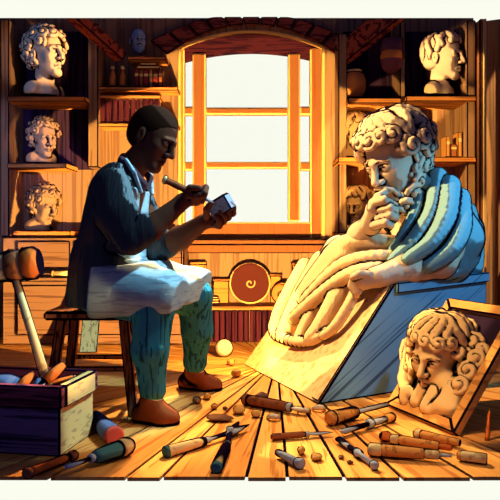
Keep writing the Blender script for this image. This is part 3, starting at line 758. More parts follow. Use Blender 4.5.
def shoe(an, heel, ball, toe, r):
    P = [RC(an[0], heel[0], an[1], heel[1], k=.02), RC(an[0], ball[0], an[1]*.9, ball[1], k=.03), RC(heel[0], ball[0], heel[1], ball[1], k=.02), RC(ball[0], toe[0], ball[1], toe[1], k=.02)]
    o = sculpt('shoe', P, .0052, [m_shoe, M_INK], man, floor=.012)
    q = [RC(Vector((p.x, p.y, .008)), Vector((p2.x, p2.y, .008)), ra*1.02, rb*1.02, k=.01) for (p, ra), (p2, rb) in ((heel, ball), (ball, toe))]
    q.append(HS((0, 0, .016), (0, 0, 1), .002)); sculpt('sole', q, .005, [M_INK], o, floor=.0005)
def FL(px, py, z, r):
    p = G(px, py, z); return (p, r/F*p.y)
shoe(S(151, 402, 2.88, 10.5), FL(143, 414, .03, 10.5), FL(163, 416, .035, 10.5), FL(171, 418, .025, 9), 1)
shoe(S(194, 372, 3.42, 9), FL(187, 382, .03, 8.5), FL(206, 383.5, .035, 8.5), FL(215, 385, .025, 7.5), 1)

# chisel in his near hand, small block in the far hand
m_steel = mat('tool_steel', 'aab4c6', toon=.5, rim=(.40, .54), tsize=.55, bump=((60, 60, 60), .2, .01))
m_wood = mat('handle_wood', 'dc9850', toon=.45, rim=(.40, .54), tsize=.6, grain=((40, 40, 40), .56, .62, .5, '5a2414'))
m_woodd = mat('dark_handle_wood', '8c5236', toon=.45, rim=(.40, .54), tsize=.6, grain=((40, 40, 40), .55, .62, .5, '220c14'))
m_pale = mat('pale_wood', 'e0c48c', toon=.45, rim=(.40, .54), tsize=.6, grain=((30, 30, 30), .57, .63, .5, '8a5a34'))
m_teal = mat('teal_handle', '3f6f78', toon=.5, rim=(.40, .54), tsize=.55)
m_graph = mat('grey_block', '6e7fa0', toon=.35, ink=False, grain=((60, 60, 60), .58, .64, .5, '2b2f50'))
c = thing('chisel', 'thin dark chisel held in the man\'s closed right hand', 'chisel', W(190, 190, 2.9))
a, b = W(163.5, 179, 2.90), W(214, 203, 2.93)
k_ = 2.9/F
lathe('handle', a, a.lerp(b, .62), [(0, 2*k_), (.02, 4*k_), (.10, 4.4*k_), (.14, 3.2*k_), (.9, 3.4*k_), (1, 2.6*k_)], m_woodd, c)
lathe('end_cap', a-(b-a)*.015, a+(b-a)*.05, [(0, 2.2*k_), (.3, 4.4*k_), (1, 4.6*k_)], m_pale, c)
lathe('blade', a.lerp(b, .60), b, [(0, 2.0*k_), (.7, 1.6*k_), (1, .5*k_)], m_steel, c)
s = thing('carving_block', 'small grey block held in the man\'s far hand', 'block', W(222, 214, 3.04))
Rm = Matrix.Rotation(math.radians(30), 3, 'Y').inverted()@Matrix.Rotation(math.radians(-28), 3, 'Z')
pv = W(221.5, 206, 3.05)
bm = bmesh.new(); add_box(bm, pv-Vector((.052, .03, .036)), pv+Vector((.052, .03, .036)), .006, Rm, pv)
bm_obj('block_body', bm, [m_graph, M_INK], s)
bm = bmesh.new(); add_box(bm, pv+Vector((-.047, -.025, .034)), pv+Vector((.047, .025, .040)), .003, Rm, pv)
bm_obj('carved_face', bm, [m_pale, M_INK], s)

# stool
m_stool = mat('stool_wood', '8a5236', toon=.4, ink=False, grain=((60, 60, 3), .54, .6, .8, '1a0a18'))
sl = thing('stool', 'four-legged wooden stool under the seated man', 'stool', (-.66, 3.2, 0))
sz = .452
sc_ = Vector((-.685, 3.17, 0))
bm = bmesh.new(); add_box(bm, sc_+Vector((-.20, -.18, sz-.04)), sc_+Vector((.19, .18, sz)), .012)
bm_obj('seat', bm, [m_stool, M_INK], sl)
legs = {}
for i, (sx_, sy_) in enumerate(((-1, -1), (1, -1), (-1, 1), (1, 1))):
    t_ = sc_+Vector((sx_*.135, sy_*.12, sz-.04)); f_ = sc_+Vector((sx_*.185, sy_*.165, 0)); legs[(sx_, sy_)] = (t_, f_)
    hull('leg', beam_pts(f_, t_, .042, .042, Vector((0, 1, 0))), m_stool, sl, .007)
for (p, q, h) in (((-1, -1), (1, -1), .20), ((-1, 1), (1, 1), .20), ((1, -1), (1, 1), .15), ((-1, -1), (-1, 1), .15)):
    A_ = legs[p][1].lerp(legs[p][0], h/(sz-.04)); B_ = legs[q][1].lerp(legs[q][0], h/(sz-.04))
    hull('stretcher', beam_pts(A_, B_, .022, .022), m_stool, sl, .005)

# ------------------------------------------------------------------ busts on the shelves
def shell_curls(fr, azs, els, r, tube, seed=0, face=True):
    rnd = random.Random(seed); out = []
    for j, el in enumerate(els):
        for az in azs:
            a = az+(j % 2)*(azs[1]-azs[0])*.5+rnd.uniform(-4, 4)
            an = (a+180) % 360-180
            if abs(an) < 52 and el < 26: continue
            if abs(an) < 82 and el < -2: continue
            p, n = skull_pt(an, el, .035); out += curl(fr, p, n, r, tube, .95, rnd.uniform(0, 6.3))
    return out
def bust(label, px, py, d, s, fwd, up, base_py, style, seed, sh=1.0, m=None, group=None):
    m = m or m_bust
    fr = frame(W(px, py, d), fwd, up, s); zb = vz(base_py, d)
    root = thing('bust', label, 'bust', (W(px, py, d).x, d, zb), group)
    P = head_prims(fr, neck=False)
    c = W(px, py, d); nk = Vector(fp(fr, -.12, 0, -.35)); bx_ = Vector((nk.x, nk.y, zb))
    P.append(RC(fp(fr, -.1, 0, -.25), (bx_.x, bx_.y, zb+.12*s), .19*s, .23*s, k=.06*s))
    h = np.array([fwd[0], fwd[1], 0]); h /= np.linalg.norm(h); side = np.array([-h[1], h[0], 0])
    for sg in (1, -1):
        P.append(EL(np.array([bx_.x, bx_.y, zb+.10*s])+side*sg*.23*s*sh, np.array([.20, .20, .20])*s, k=.10*s))
    P.append(EL(np.array([bx_.x, bx_.y, zb+.06*s])+h*.08*s, np.array([.26, .26, .22])*s, k=.08*s))
    sculpt('figure', P, .0060, [m, M_INK], root, lines=head_lines(fr), floor=zb+.001)
    if style == 'curly':
        Q = [fEL(fr, (-.09, 0, .15), (.41, .32, .355), .03)]
        Q += shell_curls(fr, list(range(-180, 180, 30)), (62, 34, 8, -18, -42), .115, .075, seed)
        Q += shell_curls(fr, [0, 90, 180, 270], (82,), .11, .075, seed+1)
        Q.append(fEL(fr, (.44, 0, -.2), (.34, .26, .38), .02, True))
    elif style == 'short':
        Q = [fEL(fr, (-.08, 0, .165), (.425, .335, .375), .03), fEL(fr, (-.2, 0, -.06), (.28, .3, .22), .06)]
        spec = [(az, 78, e, .07) for az, e in ((-40, 26), (-20, 30), (0, 32), (20, 30), (40, 26), (62, 14), (84, 0), (110, -20), (140, -25), (170, -25), (-62, 14), (-84, 0), (-110, -20), (-140, -25))]
        Q += hair_locks(fr, spec, seed, ends=False)
        Q += [fEL(fr, (.42, 0, -.2), (.34, .3, .4), .02, True), fEL(fr, (-.03, .36, -.1), (.12, .12, .16), .02, True), fEL(fr, (-.03, -.36, -.1), (.12, .12, .16), .02, True)]
    sculpt('hair', Q, .0048, [m, M_INK], root, ink=(.25, .55))
    return root
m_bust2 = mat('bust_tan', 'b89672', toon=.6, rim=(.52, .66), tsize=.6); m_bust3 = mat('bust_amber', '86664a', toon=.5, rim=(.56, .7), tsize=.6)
bust('curly-haired stone bust on the top left shelf, the largest of the left three', 47, 55, 4.955, .355, (.80, -.58, .08), (-.05, 0, 1), 96.3, 'curly', 2, 1.15)
bust('small curly-haired bust on the middle left shelf', 44, 139, 5.0, .27, (.62, -.76, -.06), (.05, 0, 1), 162.8, 'curly', 5, m=m_bust2)
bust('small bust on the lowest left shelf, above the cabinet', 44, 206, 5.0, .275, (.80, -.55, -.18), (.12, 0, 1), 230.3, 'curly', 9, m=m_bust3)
bust('short-haired bust on the top right shelf beside the hanging pot', 444, 58, 4.99, .335, (.72, -.68, 0), (0, 0, 1), 95.8, 'short', 4, 1.1)
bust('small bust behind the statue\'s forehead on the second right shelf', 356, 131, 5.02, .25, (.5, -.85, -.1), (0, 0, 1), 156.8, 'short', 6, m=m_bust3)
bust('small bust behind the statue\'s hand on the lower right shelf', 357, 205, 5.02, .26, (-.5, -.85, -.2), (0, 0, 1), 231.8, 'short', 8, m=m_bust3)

# ------------------------------------------------------------------ things on the shelves
m_clay = mat('clay', 'b8703c', toon=.5, rim=(.5, .64), tsize=.6)
m_bookr = mat('red_book_cloth', '7a2c34', toon=.3, ink=False); m_bookb = mat('brown_book_cloth', '8a5232', toon=.3, ink=False); m_bookt = mat('tan_book_cloth', 'b07a44', toon=.3, ink=False)
m_pages = mat('book_pages', 'd8b878', toon=.3, ink=False)
m_cord = mat('cord', '9a7048', toon=.2, ink=False)
m_mask = mat('grey_mask_plaster', '8fa4c0', toon=.5, rim=(.72, .85))
def turned(name, label, cat, px, base, d, prof, m, parts=(), group=None):
    """prof in pixels: (height above base, radius)"""
    k = d/F; x = W(px, base, d).x; z = vz(base, d)
    root = thing(name, label, cat, (x, d, z), group)
    hmax = prof[-1][0]
    lathe('body', Vector((x, d, z)), Vector((x, d, z+hmax*k)), [(h/hmax, r*k) for h, r in prof], m, root, seg=24)
    for nm, pr, mm in parts:
        h0, h1 = pr[0][0], pr[-1][0]
        lathe(nm, Vector((x, d, z+h0*k)), Vector((x, d, z+h1*k)), [((h-h0)/(h1-h0), r*k) for h, r in pr], mm, root, seg=24)
    return root
turned('jar', 'round clay jar on the right shelf next to the window', 'jar', 354.5, 97.8, 5.05, [(0, 7), (1, 9), (8, 12.3), (16, 12.8), (22, 11.5), (25.5, 8)], m_clay, [('rim', [(25, 7), (25.5, 8.8), (27, 8.8), (27.5, 7)], m_pale)])
bp_ = [(0, 3), (.6, 3.6), (10, 3.6), (12.5, 2.6), (14, 1.6), (17, 1.6)]
cap_ = [('stopper', [(16.5, 1.2), (17, 2.2), (19.5, 2.2), (20, 1.4)], m_pale)]
turned('bottle', 'left one of the two small bottles on the shelf', 'bottle', 112.5, 86.2, 5.08, bp_, m_clay, cap_, 'bottles on the wall shelf')
turned('bottle', 'right one of the two small bottles on the shelf', 'bottle', 122.5, 86.2, 5.08, bp_, m_clay, cap_, 'bottles on the wall shelf')
hp = thing('hanging_pot', 'dark round-bottomed clay pot hanging from a cord under the right roof beam', 'pot', W(391.5, 74, 4.92))
k = 4.92/F
m_pot = mat('dark_clay', '6e4048', toon=.5, rim=(.72, .86))
A_ = W(391.5, 74, 4.92)
lathe('pot_body', A_, A_+Vector((0, 0, 34*k)), [(0, 1*k), (.04, 5*k), (.15, 9*k), (.35, 11*k), (.6, 11.6*k), (1, 11.2*k), (1.0, 9.8*k), (.7, 10*k)], m_pot, hp, seg=28)
lathe('band', A_+Vector((0, 0, 14*k)), A_+Vector((0, 0, 22*k)), [(0, 11.2*k), (.1, 11.9*k), (.9, 12.0*k), (1, 11.4*k)], m_clay, hp, seg=28)
top_ = W(391.5, 26, 4.92)
lathe('cord', A_+Vector((0, 0, 12*k)), top_, [(0, .8*k), (1, .8*k)], m_cord, hp, seg=8)
mk = thing('mask', 'grey plaster face mask hanging high on the wall left of the window', 'mask', W(138, 53, 5.12))
mfz = frame(W(138.5, 41, 5.16), (.25, -.96, 0), (0, 0, 1), .20)
P = head_prims(mfz, neck=False)[1:] + [fEL(mfz, (-.02, 0, .12), (.33, .27, .33), .05), HS((0, 5.165, 0), (0, 1, 0), .004)]
sculpt('face', P, .0055, [m_mask, M_INK], mk, lines=head_lines(mfz))
lathe('cord', W(138.5, 32, 5.14), W(138.5, 19, 5.16), [(0, .004), (1, .004)], m_cord, mk, seg=8)
def book(px0, px1, py0, py1, d, depth, m, label, group, lying=False):
    x0, x1, z0, z1 = W(px0, 0, d).x, W(px1, 0, d).x, vz(py1, d), vz(py0, d)
    root = thing('book', label, 'book', ((x0+x1)/2, d+depth/2, z0), group)
    th = .012
    box('cover', (x0, d, z0), (x1, d+depth, z1), m, root, .004)
    if lying: box('pages', (x0+.006, d-.002, z0+.006), (x1-.006, d+.01, z1-.006), m_pages, root, 0)
    else: box('spine_label', (x0+.004, d-.002, z0+(z1-z0)*.6), (x1-.004, d+.01, z0+(z1-z0)*.75), m_pages, root, 0)
    return root
xs = [134.5, 139.2, 143.6, 149, 153, 158.4, 163]; tops = [69, 70, 69.5, 69, 70, 68.8]
mm = [m_bookr, m_bookb, m_bookr, m_bookt, m_bookr, m_bookb]
od = ['first', 'second', 'third', 'fourth', 'fifth', 'sixth']
for i in range(6):
    book(xs[i], xs[i+1]-.3, tops[i], 86.2, 5.04, .11, mm[i], '%s upright book from the left in the row beside the bottles' % od[i], 'books on the wall shelf')
book(137, 160, 65.6, 68.7, 5.04, .11, m_bookt, 'tan book lying across the upright row, lower of two', 'books on the wall shelf', True)
book(140, 157, 62.2, 65.5, 5.05, .10, m_bookr, 'red book lying across the upright row, topmost', 'books on the wall shelf', True)
def slat_crate(label, px0, px1, py0, py1, d, depth, m):
    x0, x1, z0, z1 = W(px0, 0, d).x, W(px1, 0, d).x, vz(py1, d), vz(py0, d)
    root = thing('slatted_crate', label, 'crate', ((x0+x1)/2, d+depth/2, z0))
    box('box_body', (x0+.01, d+.012, z0), (x1-.01, d+depth, z1-.02), m_case, root, 0)
    n = int((px1-px0)/6); w = (x1-x0)/n
    bm = bmesh.new()
    for i in range(n): add_box(bm, (x0+i*w+.003, d, z0+.004), (x0+(i+1)*w-.003, d+.011, z1-.03), .003)
    bm_obj('front_slats', bm, [m, M_INK], root)
    box('top_rail', (x0-.006, d-.006, z1-.03), (x1+.006, d+depth, z1), m_shelf, root, .005)
    return root
slat_crate('slatted wooden crate on the shelf below the bottles and books', 100, 160, 95, 122.6, 5.02, .13, m_slat)
# rods and books behind the statue's shoulder
for i, (x0, x1, y0, lb) in enumerate(((446, 450, 136, 'narrow upright book on the second right shelf, first from the left'), (451, 457, 144, 'short upright book on the second right shelf, middle one'), (458, 462, 132, 'tall upright book on the second right shelf, nearest the side panel'))):
    book(x0, x1, y0, 156.8, 4.96, .13, (m_bookt, m_bookb, m_bookt)[i], lb, 'books on the second right shelf')

# alcove below the window
zA = 305.2; dA = 5.04
dk = thing('stone_disc', 'large dark round disc with a spiral centre leaning below the window', 'disc', (wx(250, dA), 5.08, vz(305.5, 4.95)))
zc = vz(305.5, 4.95); kk = 5.08/F
A_ = Vector((wx(250, 5.08), 5.055, zc+20.5*kk)); B_ = A_+Vector((0, .035, .004))
lathe('disc_body', A_, B_, [(0, 17.5*kk), (.12, 20*kk), (.9, 20.3*kk), (1, 19*kk)], mat('dark_disc', '4c2220', toon=.3, ink=False), dk, seg=40)
sculpt('rim_bead', chain([(A_+Vector((math.cos(t)*19.8*kk, 0, math.sin(t)*19.8*kk)), .8*kk) for t in [i*math.pi/16 for i in range(33)]]), .004, [m_trim], dk)
sp = [(A_+Vector((math.cos(t)*r*kk, -.002, math.sin(t)*r*kk)), .7*kk) for t, r in [(i*.45, 1+i*.28) for i in range(16)]]
sculpt('spiral', chain(sp), .004, [m_trim], dk)
bl = thing('carved_ball', 'round ball with a carved swirl beside the dark disc', 'ball', (wx(282, 5.04), 5.04, zc))
cB = Vector((wx(282, 5.02), 5.02, zc+11.3*kk))
sw = [(cB+Vector((math.cos(t)*r, -math.sqrt(max(0, 1-r*r))*1.0, math.sin(t)*r))*11.2*kk, .9*kk) for t, r in [(i*.5, .1+i*.047) for i in range(17)]]
sculpt('ball_body', [EL(cB, np.full(3, 11.2*kk))]+chain(sw, k=.003, sub=True), .004, [m_clay, M_INK], bl, ink=(.2, .4))
def crate_box(name, label, px0, px1, py0, d, dp, m):
    x0, x1 = W(px0, 0, d).x, W(px1, 0, d).x; z1 = vz(py0, d)
    r = thing(name, label, 'box', ((x0+x1)/2, d+dp/2, zc))
    box('box_body', (x0, d, zc+.0005), (x1, d+dp, z1-.014), m, r, .006); box('lid', (x0-.006, d-.006, z1-.014), (x1+.006, d+dp+.004, z1), m_shelf, r, .004)
crate_box('small_box', 'upright wooden box between the disc and the carved ball', 270, 281, 274, 5.112, .05, m_shelf)
crate_box('small_box', 'tall narrow wooden box right of the carved ball', 292, 303, 263, 5.06, .08, m_shelf)
crate_box('small_box', 'square wooden box left of the dark disc', 213, 229, 279, 5.07, .07, m_shelf)
for i, y in enumerate((303.3, 300.9, 298.5)):
    book(205+i*.6, 220-i*.8, y-2.2, y+.1, 4.975, .07, (m_bookr, m_bookt, m_bookr)[i], '%s book of the little stack left of the disc' % ('lowest', 'middle', 'topmost')[i], 'stacked books under the window', True)
fr_ = thing('framed_plaque', 'little wooden frame standing in the alcove beside the man\'s knee', 'frame', (wx(198, 5.1), 5.1, zc))
bm = bmesh.new()
for a in ((190, 207, 262, 265), (190, 207, 301, 304.5), (190, 193, 265, 301), (204, 207, 265, 301)):
    add_box(bm, (wx(a[0], 5.1), 5.09, vz(a[3], 5.1)+.003), (wx(a[1], 5.1), 5.115, vz(a[2], 5.1)+.003), .004)
bm_obj('frame_border', bm, [m_shelf, M_INK], fr_)
box('panel', (wx(193, 5.1), 5.10, vz(301, 5.1)), (wx(204, 5.1), 5.112, vz(265, 5.1)), m_clay, fr_, 0)
dw = thing('dowel', 'short pale wooden dowel on the cabinet ledge behind the man', 'dowel', W(62, 264, 4.79))
kd = 4.8/F
lathe('rod', W(53, 273.3, 4.80), W(80, 273.3, 4.80), [(0, 2.0*kd), (.03, 2.9*kd), (1, 2.9*kd)], m_pale, dw)
lathe('end', W(51.5, 273.3, 4.80), W(54, 273.3, 4.80), [(0, 2.6*kd), (.2, 3.3*kd), (.8, 3.3*kd), (1, 2.6*kd)], m_wood, dw)

# ------------------------------------------------------------------ left foreground: crate, mallet, tools
m_cr = mat('crate_shaded_side', '6a5a88', toon=.35, ink=False, grain=((3, 3, 90), .50, .56, .8, '140a22'))  # crate wood with the shade of these sides put into its colour
m_crr = mat('crate_rim_wood', '7c3a4e', toon=.35, ink=False, grain=((3, 3, 80), .50, .56, .8, '1a0a1c'))  # rim wood, shade away from the light put into its colour
m_cry = mat('crate_lit_side', 'd8b072', toon=.35, ink=False, grain=((16, 16, 60), .56, .62, .5, '8a5a50'))  # same crate wood, light on the right faces painted in
m_or = mat('orange_handle', 'c8652c', toon=.5, rim=(.4, .54), tsize=.6)
m_bluest = mat('blue_stone', '5c6a92', toon=.5, rim=(.45, .6), tsize=.6)
c0 = Vector((-.66, 2.45, 0)); dR = Vector((.18, .98, 0)).normalized(); dL = Vector((-.98, .18, 0)).normalized()
cr = thing('crate', 'open wooden tool crate with a thick rim in the left foreground', 'crate', c0+dL*.22+dR*.17)
def slabp(o, a, b, t0, t1, z0, z1, n):    # board from o+a to o+b, thickness along n
    return [o+p+n*t+Vector((0, 0, z)) for p in (a, b) for t in (t0, t1) for z in (z0, z1)]
Z = Vector((0, 0, 0)); Lw, Rw = .44, .32
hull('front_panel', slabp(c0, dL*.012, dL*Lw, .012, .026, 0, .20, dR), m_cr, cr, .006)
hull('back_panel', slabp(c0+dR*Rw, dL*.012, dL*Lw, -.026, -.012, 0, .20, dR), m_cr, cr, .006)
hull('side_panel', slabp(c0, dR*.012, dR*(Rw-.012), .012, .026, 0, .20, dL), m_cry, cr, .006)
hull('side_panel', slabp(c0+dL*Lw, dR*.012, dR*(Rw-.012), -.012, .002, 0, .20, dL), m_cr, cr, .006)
hull('bottom', slabp(c0+dR*.03, dL*.03, dL*(Lw-.02), 0, Rw-.06, 0.002, .014, dR), m_cr, cr, 0)
hull('rim_board', slabp(c0, Z, dL*Lw, -.006, .03, .17, .25, dR), m_crr, cr, .007)
hull('rim_board', slabp(c0+dR*Rw, Z, dL*Lw, -.03, .006, .17, .25, dR), m_crr, cr, .007)
hull('rim_board', slabp(c0, dR*.031, dR*(Rw-.031), -.006, .03, .17, .25, dL), m_cry, cr, .007)
hull('rim_board', slabp(c0+dL*Lw, dR*.031, dR*(Rw-.031), -.03, .006, .17, .25, dL), m_crr, cr, .007)

def tool(name, label, cat, segs, group=None):
    """segs: (part, material, A, B, profile[(t, r)], flat)"""
    allp = [p for s_ in segs for p in (s_[2], s_[3])]
    root = thing(name, label, cat, low(allp), group)
    for s_ in segs:
        lathe(s_[0], s_[2], s_[3], s_[4], s_[1], root, flat=(s_[5] if len(s_) > 5 else 1.0))
    return root
kq = 2.62/F
a, b = W(38, 388, 2.56), W(64, 364, 2.66)
tool('file', 'orange-handled file sticking up from the crate, right one of the crossed pair', 'tool', [('handle', m_or, a.lerp(b, .25), b, [(0, 5*kq), (.5, 6*kq), (.9, 5.6*kq), (1, 3*kq)]), ('blade', m_steel, a-(b-a)*.3, a.lerp(b, .25), [(0, 3*kq), (1, 3.4*kq)], .4)])
a, b = W(14, 394, 2.52), W(33, 373, 2.62)
tool('file', 'short orange-handled file at the crate\'s middle, beside the blue stone', 'tool', [('handle', m_or, a.lerp(b, .2), b, [(0, 5*kq), (.5, 5.6*kq), (.9, 5*kq), (1, 2.6*kq)]), ('blade', m_steel, a-(b-a)*.3, a.lerp(b, .2), [(0, 3*kq), (1, 3.4*kq)], .4)])
a, b = W(42, 385, 2.62), W(74, 376, 2.70)
tool('wedge', 'flat orange wooden wedge lying across the crate rim corner', 'tool', [('wedge_body', m_or, a, b, [(0, 3*kq), (.1, 6*kq), (.9, 4.5*kq), (1, 2*kq)], .6), ('tip', m_pale, b-(b-a)*.1, b+(b-a)*.06, [(0, 3.5*kq), (1, 1.5*kq)], .6)])
P = [EL(W(4, 386, 2.60), (.075, .06, .05)), EL(W(14, 388, 2.62), (.05, .05, .04), k=.01)]
o = sculpt('stone_lump', P, .006, [m_bluest, M_INK], origin=W(6, 398, 2.6)); tag(o, 'blue-grey stone lump inside the crate by the mallet', 'stone')
a, b = W(33, 392, 2.58), W(40, 378, 2.62)
tool('punch', 'small blue steel punch standing between the orange handles in the crate', 'tool', [('shaft', m_bluest, a-(b-a)*.8, b, [(0, 2.6*kq), (.9, 3.2*kq), (1, 2.4*kq)])])
# mallet leaning in the crate
kq = 2.72/F
a, b = W(-14, 269.5, 2.72), W(40, 262, 2.72)
ha, hb = W(13, 270, 2.72), W(50, 392, 2.62)
tool('mallet', 'big wooden mallet propped head-up in the crate at the left edge', 'mallet', [
    ('head', m_pale, a, b, [(0, 12*kq), (.12, 15*kq), (.62, 15.5*kq), (.66, 15*kq)][:3]+[(.70, 15.5*kq)]),
    ('head_face', m_or, a.lerp(b, .69), b, [(0, 15.6*kq), (.05, 17*kq), (.7, 17*kq), (1, 13*kq)]),
    ('head_band', m_woodd, a.lerp(b, .40), a.lerp(b, .66), [(0, 15.2*kq), (.05, 16.2*kq), (.95, 16.2*kq), (1, 15.2*kq)]),
    ('handle', m_pale, ha, hb, [(0, 4.4*kq), (.5, 4.6*kq), (1, 5.6*kq)]),
    ('wedge', m_woodd, ha+Vector((0, 0, 14*kq)), ha+Vector((.0, 0, 21*kq)), [(0, 6*kq), (.8, 6*kq), (1, 5*kq)])])
def on(px, py, rpx, z=0.0, rise=None):
    """point whose round section of radius rpx (pixels) rests on the floor"""
    d = F*H/(py-YH)
    for _ in range(4): r = rpx/F*d; d = F*(H-r-z)/(py-YH)
    return W(px, py, d)
def rk(p, r): return r/F*p.y
def ftool(name, label, cat, p0, p1, segs, group=None, rz=None, zlift=0.0):
    """a tool lying on the floor from pixel p0 to p1 ; segs: (part, mat, t0, t1, [(t, r_px)], flat)"""
    rm = rz or max(r for s_ in segs for t, r in s_[4])
    a, b = on(*p0, rm, zlift), on(*p1, rm, zlift); k = (a.y+b.y)/2/F
    S_ = [(s_[0], s_[1], a.lerp(b, s_[2]), a.lerp(b, s_[3]), [(t, r*k) for t, r in s_[4]])+((s_[5],) if len(s_) > 5 else ()) for s_ in segs]
    return tool(name, label, cat, S_, group)
cap = lambda r: [(0, r*.6), (.12, r), (.88, r), (1, r*.7)]
ftool('rolled_paper', 'pale roll with a pink end lying behind the crate', 'roll', (95, 419), (115, 437), [('roll_body', m_bluest, 0, .93, [(0, 9), (1, 9.5)]), ('end', mat('pink_end', 'c85a4e', toon=.4, rim=(.75, .9)), .92, 1, [(0, 9.6), (.7, 9.8), (1, 8)])])
ftool('chisel', 'orange wooden-handled chisel with a dark knob in front of the crate', 'tool', (24, 474.5), (77, 454), [('knob', m_woodd, 0, .13, [(0, 3), (.3, 6), (.8, 6), (1, 4)]), ('handle', m_or, .12, .86, [(0, 4), (.1, 4.8), (.8, 5), (1, 4)]), ('end', m_woodd, .85, 1, [(0, 4), (.2, 5.6), (.7, 5.6), (1, 3)])])
ftool('chisel', 'teal-handled chisel with a pale butt lying right of the crate', 'tool', (66, 467), (133, 444), [('blade', m_steel, 0, .34, [(0, 2.5), (.2, 3.6), (1, 3.0)], .7), ('ferrule', m_steel, .33, .40, [(0, 4.2), (.5, 4.8), (1, 4.8)]), ('handle', m_teal, .39, .80, [(0, 5.5), (.2, 7.5), (.8, 9), (1, 8.6)]), ('butt', m_pale, .79, 1, [(0, 9), (.2, 10), (.6, 9.6), (.9, 6.5), (1, 3)])])

# ------------------------------------------------------------------ middle foreground
ball = thing('stone_ball', 'pale stone ball on the floor behind the man\'s far shoe', 'ball', G(224, 357))
cb = on(224, 348, 9.3); sculpt('ball_body', [EL(cb, np.full(3, rk(cb, 9.3)))], .006, [m_bust, M_INK], ball)
def blob(name, label, px, py, rx, ry, rz, m, rot=0, group=None, seed=0, cat='chip'):
    """small faceted piece lying on the floor; radii in pixels"""
    p = on(px, py, rz); k = p.y/F; rnd = random.Random(seed+int(px*7+py))
    bm = bmesh.new(); bmesh.ops.create_icosphere(bm, subdivisions=3, radius=1)
    R = Matrix.Rotation(math.radians(rot), 3, 'Z'); pl = [(Vector((rnd.uniform(-1, 1), rnd.uniform(-1, 1), rnd.uniform(-.3, 1))).normalized(), rnd.uniform(.62, .9)) for _ in range(6)]
    for v in bm.verts:
        for n, dd in pl:
            s_ = v.co.dot(n)
            if s_ > dd: v.co -= n*(s_-dd)
        v.co = R@Vector((v.co.x*rx, v.co.y*ry, v.co.z*rz))*k+p
    zmin = min(v.co.z for v in bm.verts)
    for v in bm.verts: v.co.z -= zmin-.0005
    for f in bm.faces: f.smooth = True
    o = bm_obj(name, bm, [m], origin=G(px, py+rz)); return tag(o, label, cat, group)
m_chip = mat('chip_stone', 'c08a4c', toon=.5, ink=False, rim=(.54, .68), tsize=.6)
m_chipd = mat('dark_chip', '6a4838', toon=.5, ink=False, rim=(.54, .68), tsize=.6)
m_shav = mat('pale_shaving', 'dcd2c0', toon=.5, ink=False, rim=(.5, .65), tsize=.6)
for (x, y, rx, ry, rz, m, lb) in (
    (231, 362, 4.2, 5, 3.6, m_chip, 'small round stone chip just below the stone ball'), (236, 373, 5.2, 6, 4, m_chip, 'tan stone chip left of the block corner, below the round chip'),
    (197, 400, 4.6, 6, 3.8, m_chipd, 'dark chip just right of the man\'s near shoe'), (207, 396, 4.2, 5, 3.4, m_chip, 'small chip beside the dark chip near the far shoe'),
    (214.5, 406, 3.8, 5, 3, m_chip, 'tiny chip left of the largest stone chip'), (239, 409.5, 6.2, 9, 4.2, m_chip, 'largest tan stone chip, left of the dark-handled chisel'),
    (256, 413.5, 5, 7, 3.6, m_chip, 'tan stone chip under the dark-handled chisel'), (301, 450, 4.2, 7, 4.2, m_chip, 'upright chip between the knife and the steel bolt'),
    (316, 456.5, 6.4, 8, 3.4, m_chip, 'broken tan chip right of the steel bolt'), (341, 457, 3, 5, 1.6, m_chipd, 'small dark splinter left of the diagonal gouge'), (350, 462, 3.4, 4, 1.6, m_chipd, 'small dark splinter under the diagonal gouge'),
    (225, 408, 2.6, 3, 1.8, m_chipd, 'tiniest dark crumb beside the largest stone chip'), (262, 394.5, 7.5, 5, 2.8, m_chipd, 'flat dark chip in front of the block\'s lower edge'),
    (385.5, 436, 7, 9, 5, m_or, 'round orange lump behind the rolls at right')):
    blob('stone_chip', lb, x, y, rx, ry, rz, m, group='chips scattered on the floor')
blob('stone_slip', 'long dark sharpening stone above the pliers', 220.5, 417.5, 14.5, 8, 3.6, m_chipd, rot=-6, cat='stone')
def crescent(label, px, py, r, a0, a1, rot=0):
    p = G(px, py); k = p.y/F; pts = []
    for i in range(9):
        t = i/8; an = math.radians(a0+(a1-a0)*t); rr = (.6+1.9*math.sin(t*math.pi))*k
        pts.append((p+Vector((math.cos(an)*r*k, math.sin(an)*r*k*1.5, rr*.9+ .010*math.sin(t*math.pi))), rr))
    o = sculpt('wood_shaving', chain(pts, .004), .004, [m_shav, M_INK], origin=p, floor=.0005); tag(o, label, 'shaving', 'pale shavings on the floor')
crescent('pale curled shaving right of the tan chips', 274, 418, 7, 180, 350)
crescent('pale curled shaving nearest the chisel tip', 303, 412, 7, 200, 360)
crescent('pale curled shaving at the block\'s front corner', 318, 409, 7, 200, 350)
ftool('chisel', 'chisel with a dark brown handle in front of the block', 'tool', (243, 399), (306, 410), [('butt', m_woodd, 0, .08, [(0, 4), (.4, 6), (1, 6)]), ('handle', m_woodd, .07, .72, [(0, 5.4), (.15, 5.8), (.85, 5.4), (1, 4.6)]), ('ferrule', m_steel, .71, .78, cap(4.8)), ('blade', m_shav, .77, 1, [(0, 3), (.4, 4.8), (.8, 3), (1, .6)], .5)])
ftool('knife', 'slim carving knife with a pointed blade lying below the shavings', 'knife', (271, 437), (334, 432), [('handle', m_woodd, 0, .55, [(0, 2.2), (.06, 3.4), (.8, 3.2), (1, 2.6)]), ('ferrule', m_steel, .54, .60, cap(3.2)), ('blade', m_steel, .59, 1, [(0, 2.6), (.3, 3.8), (.7, 2.8), (1, .3)], .45)])
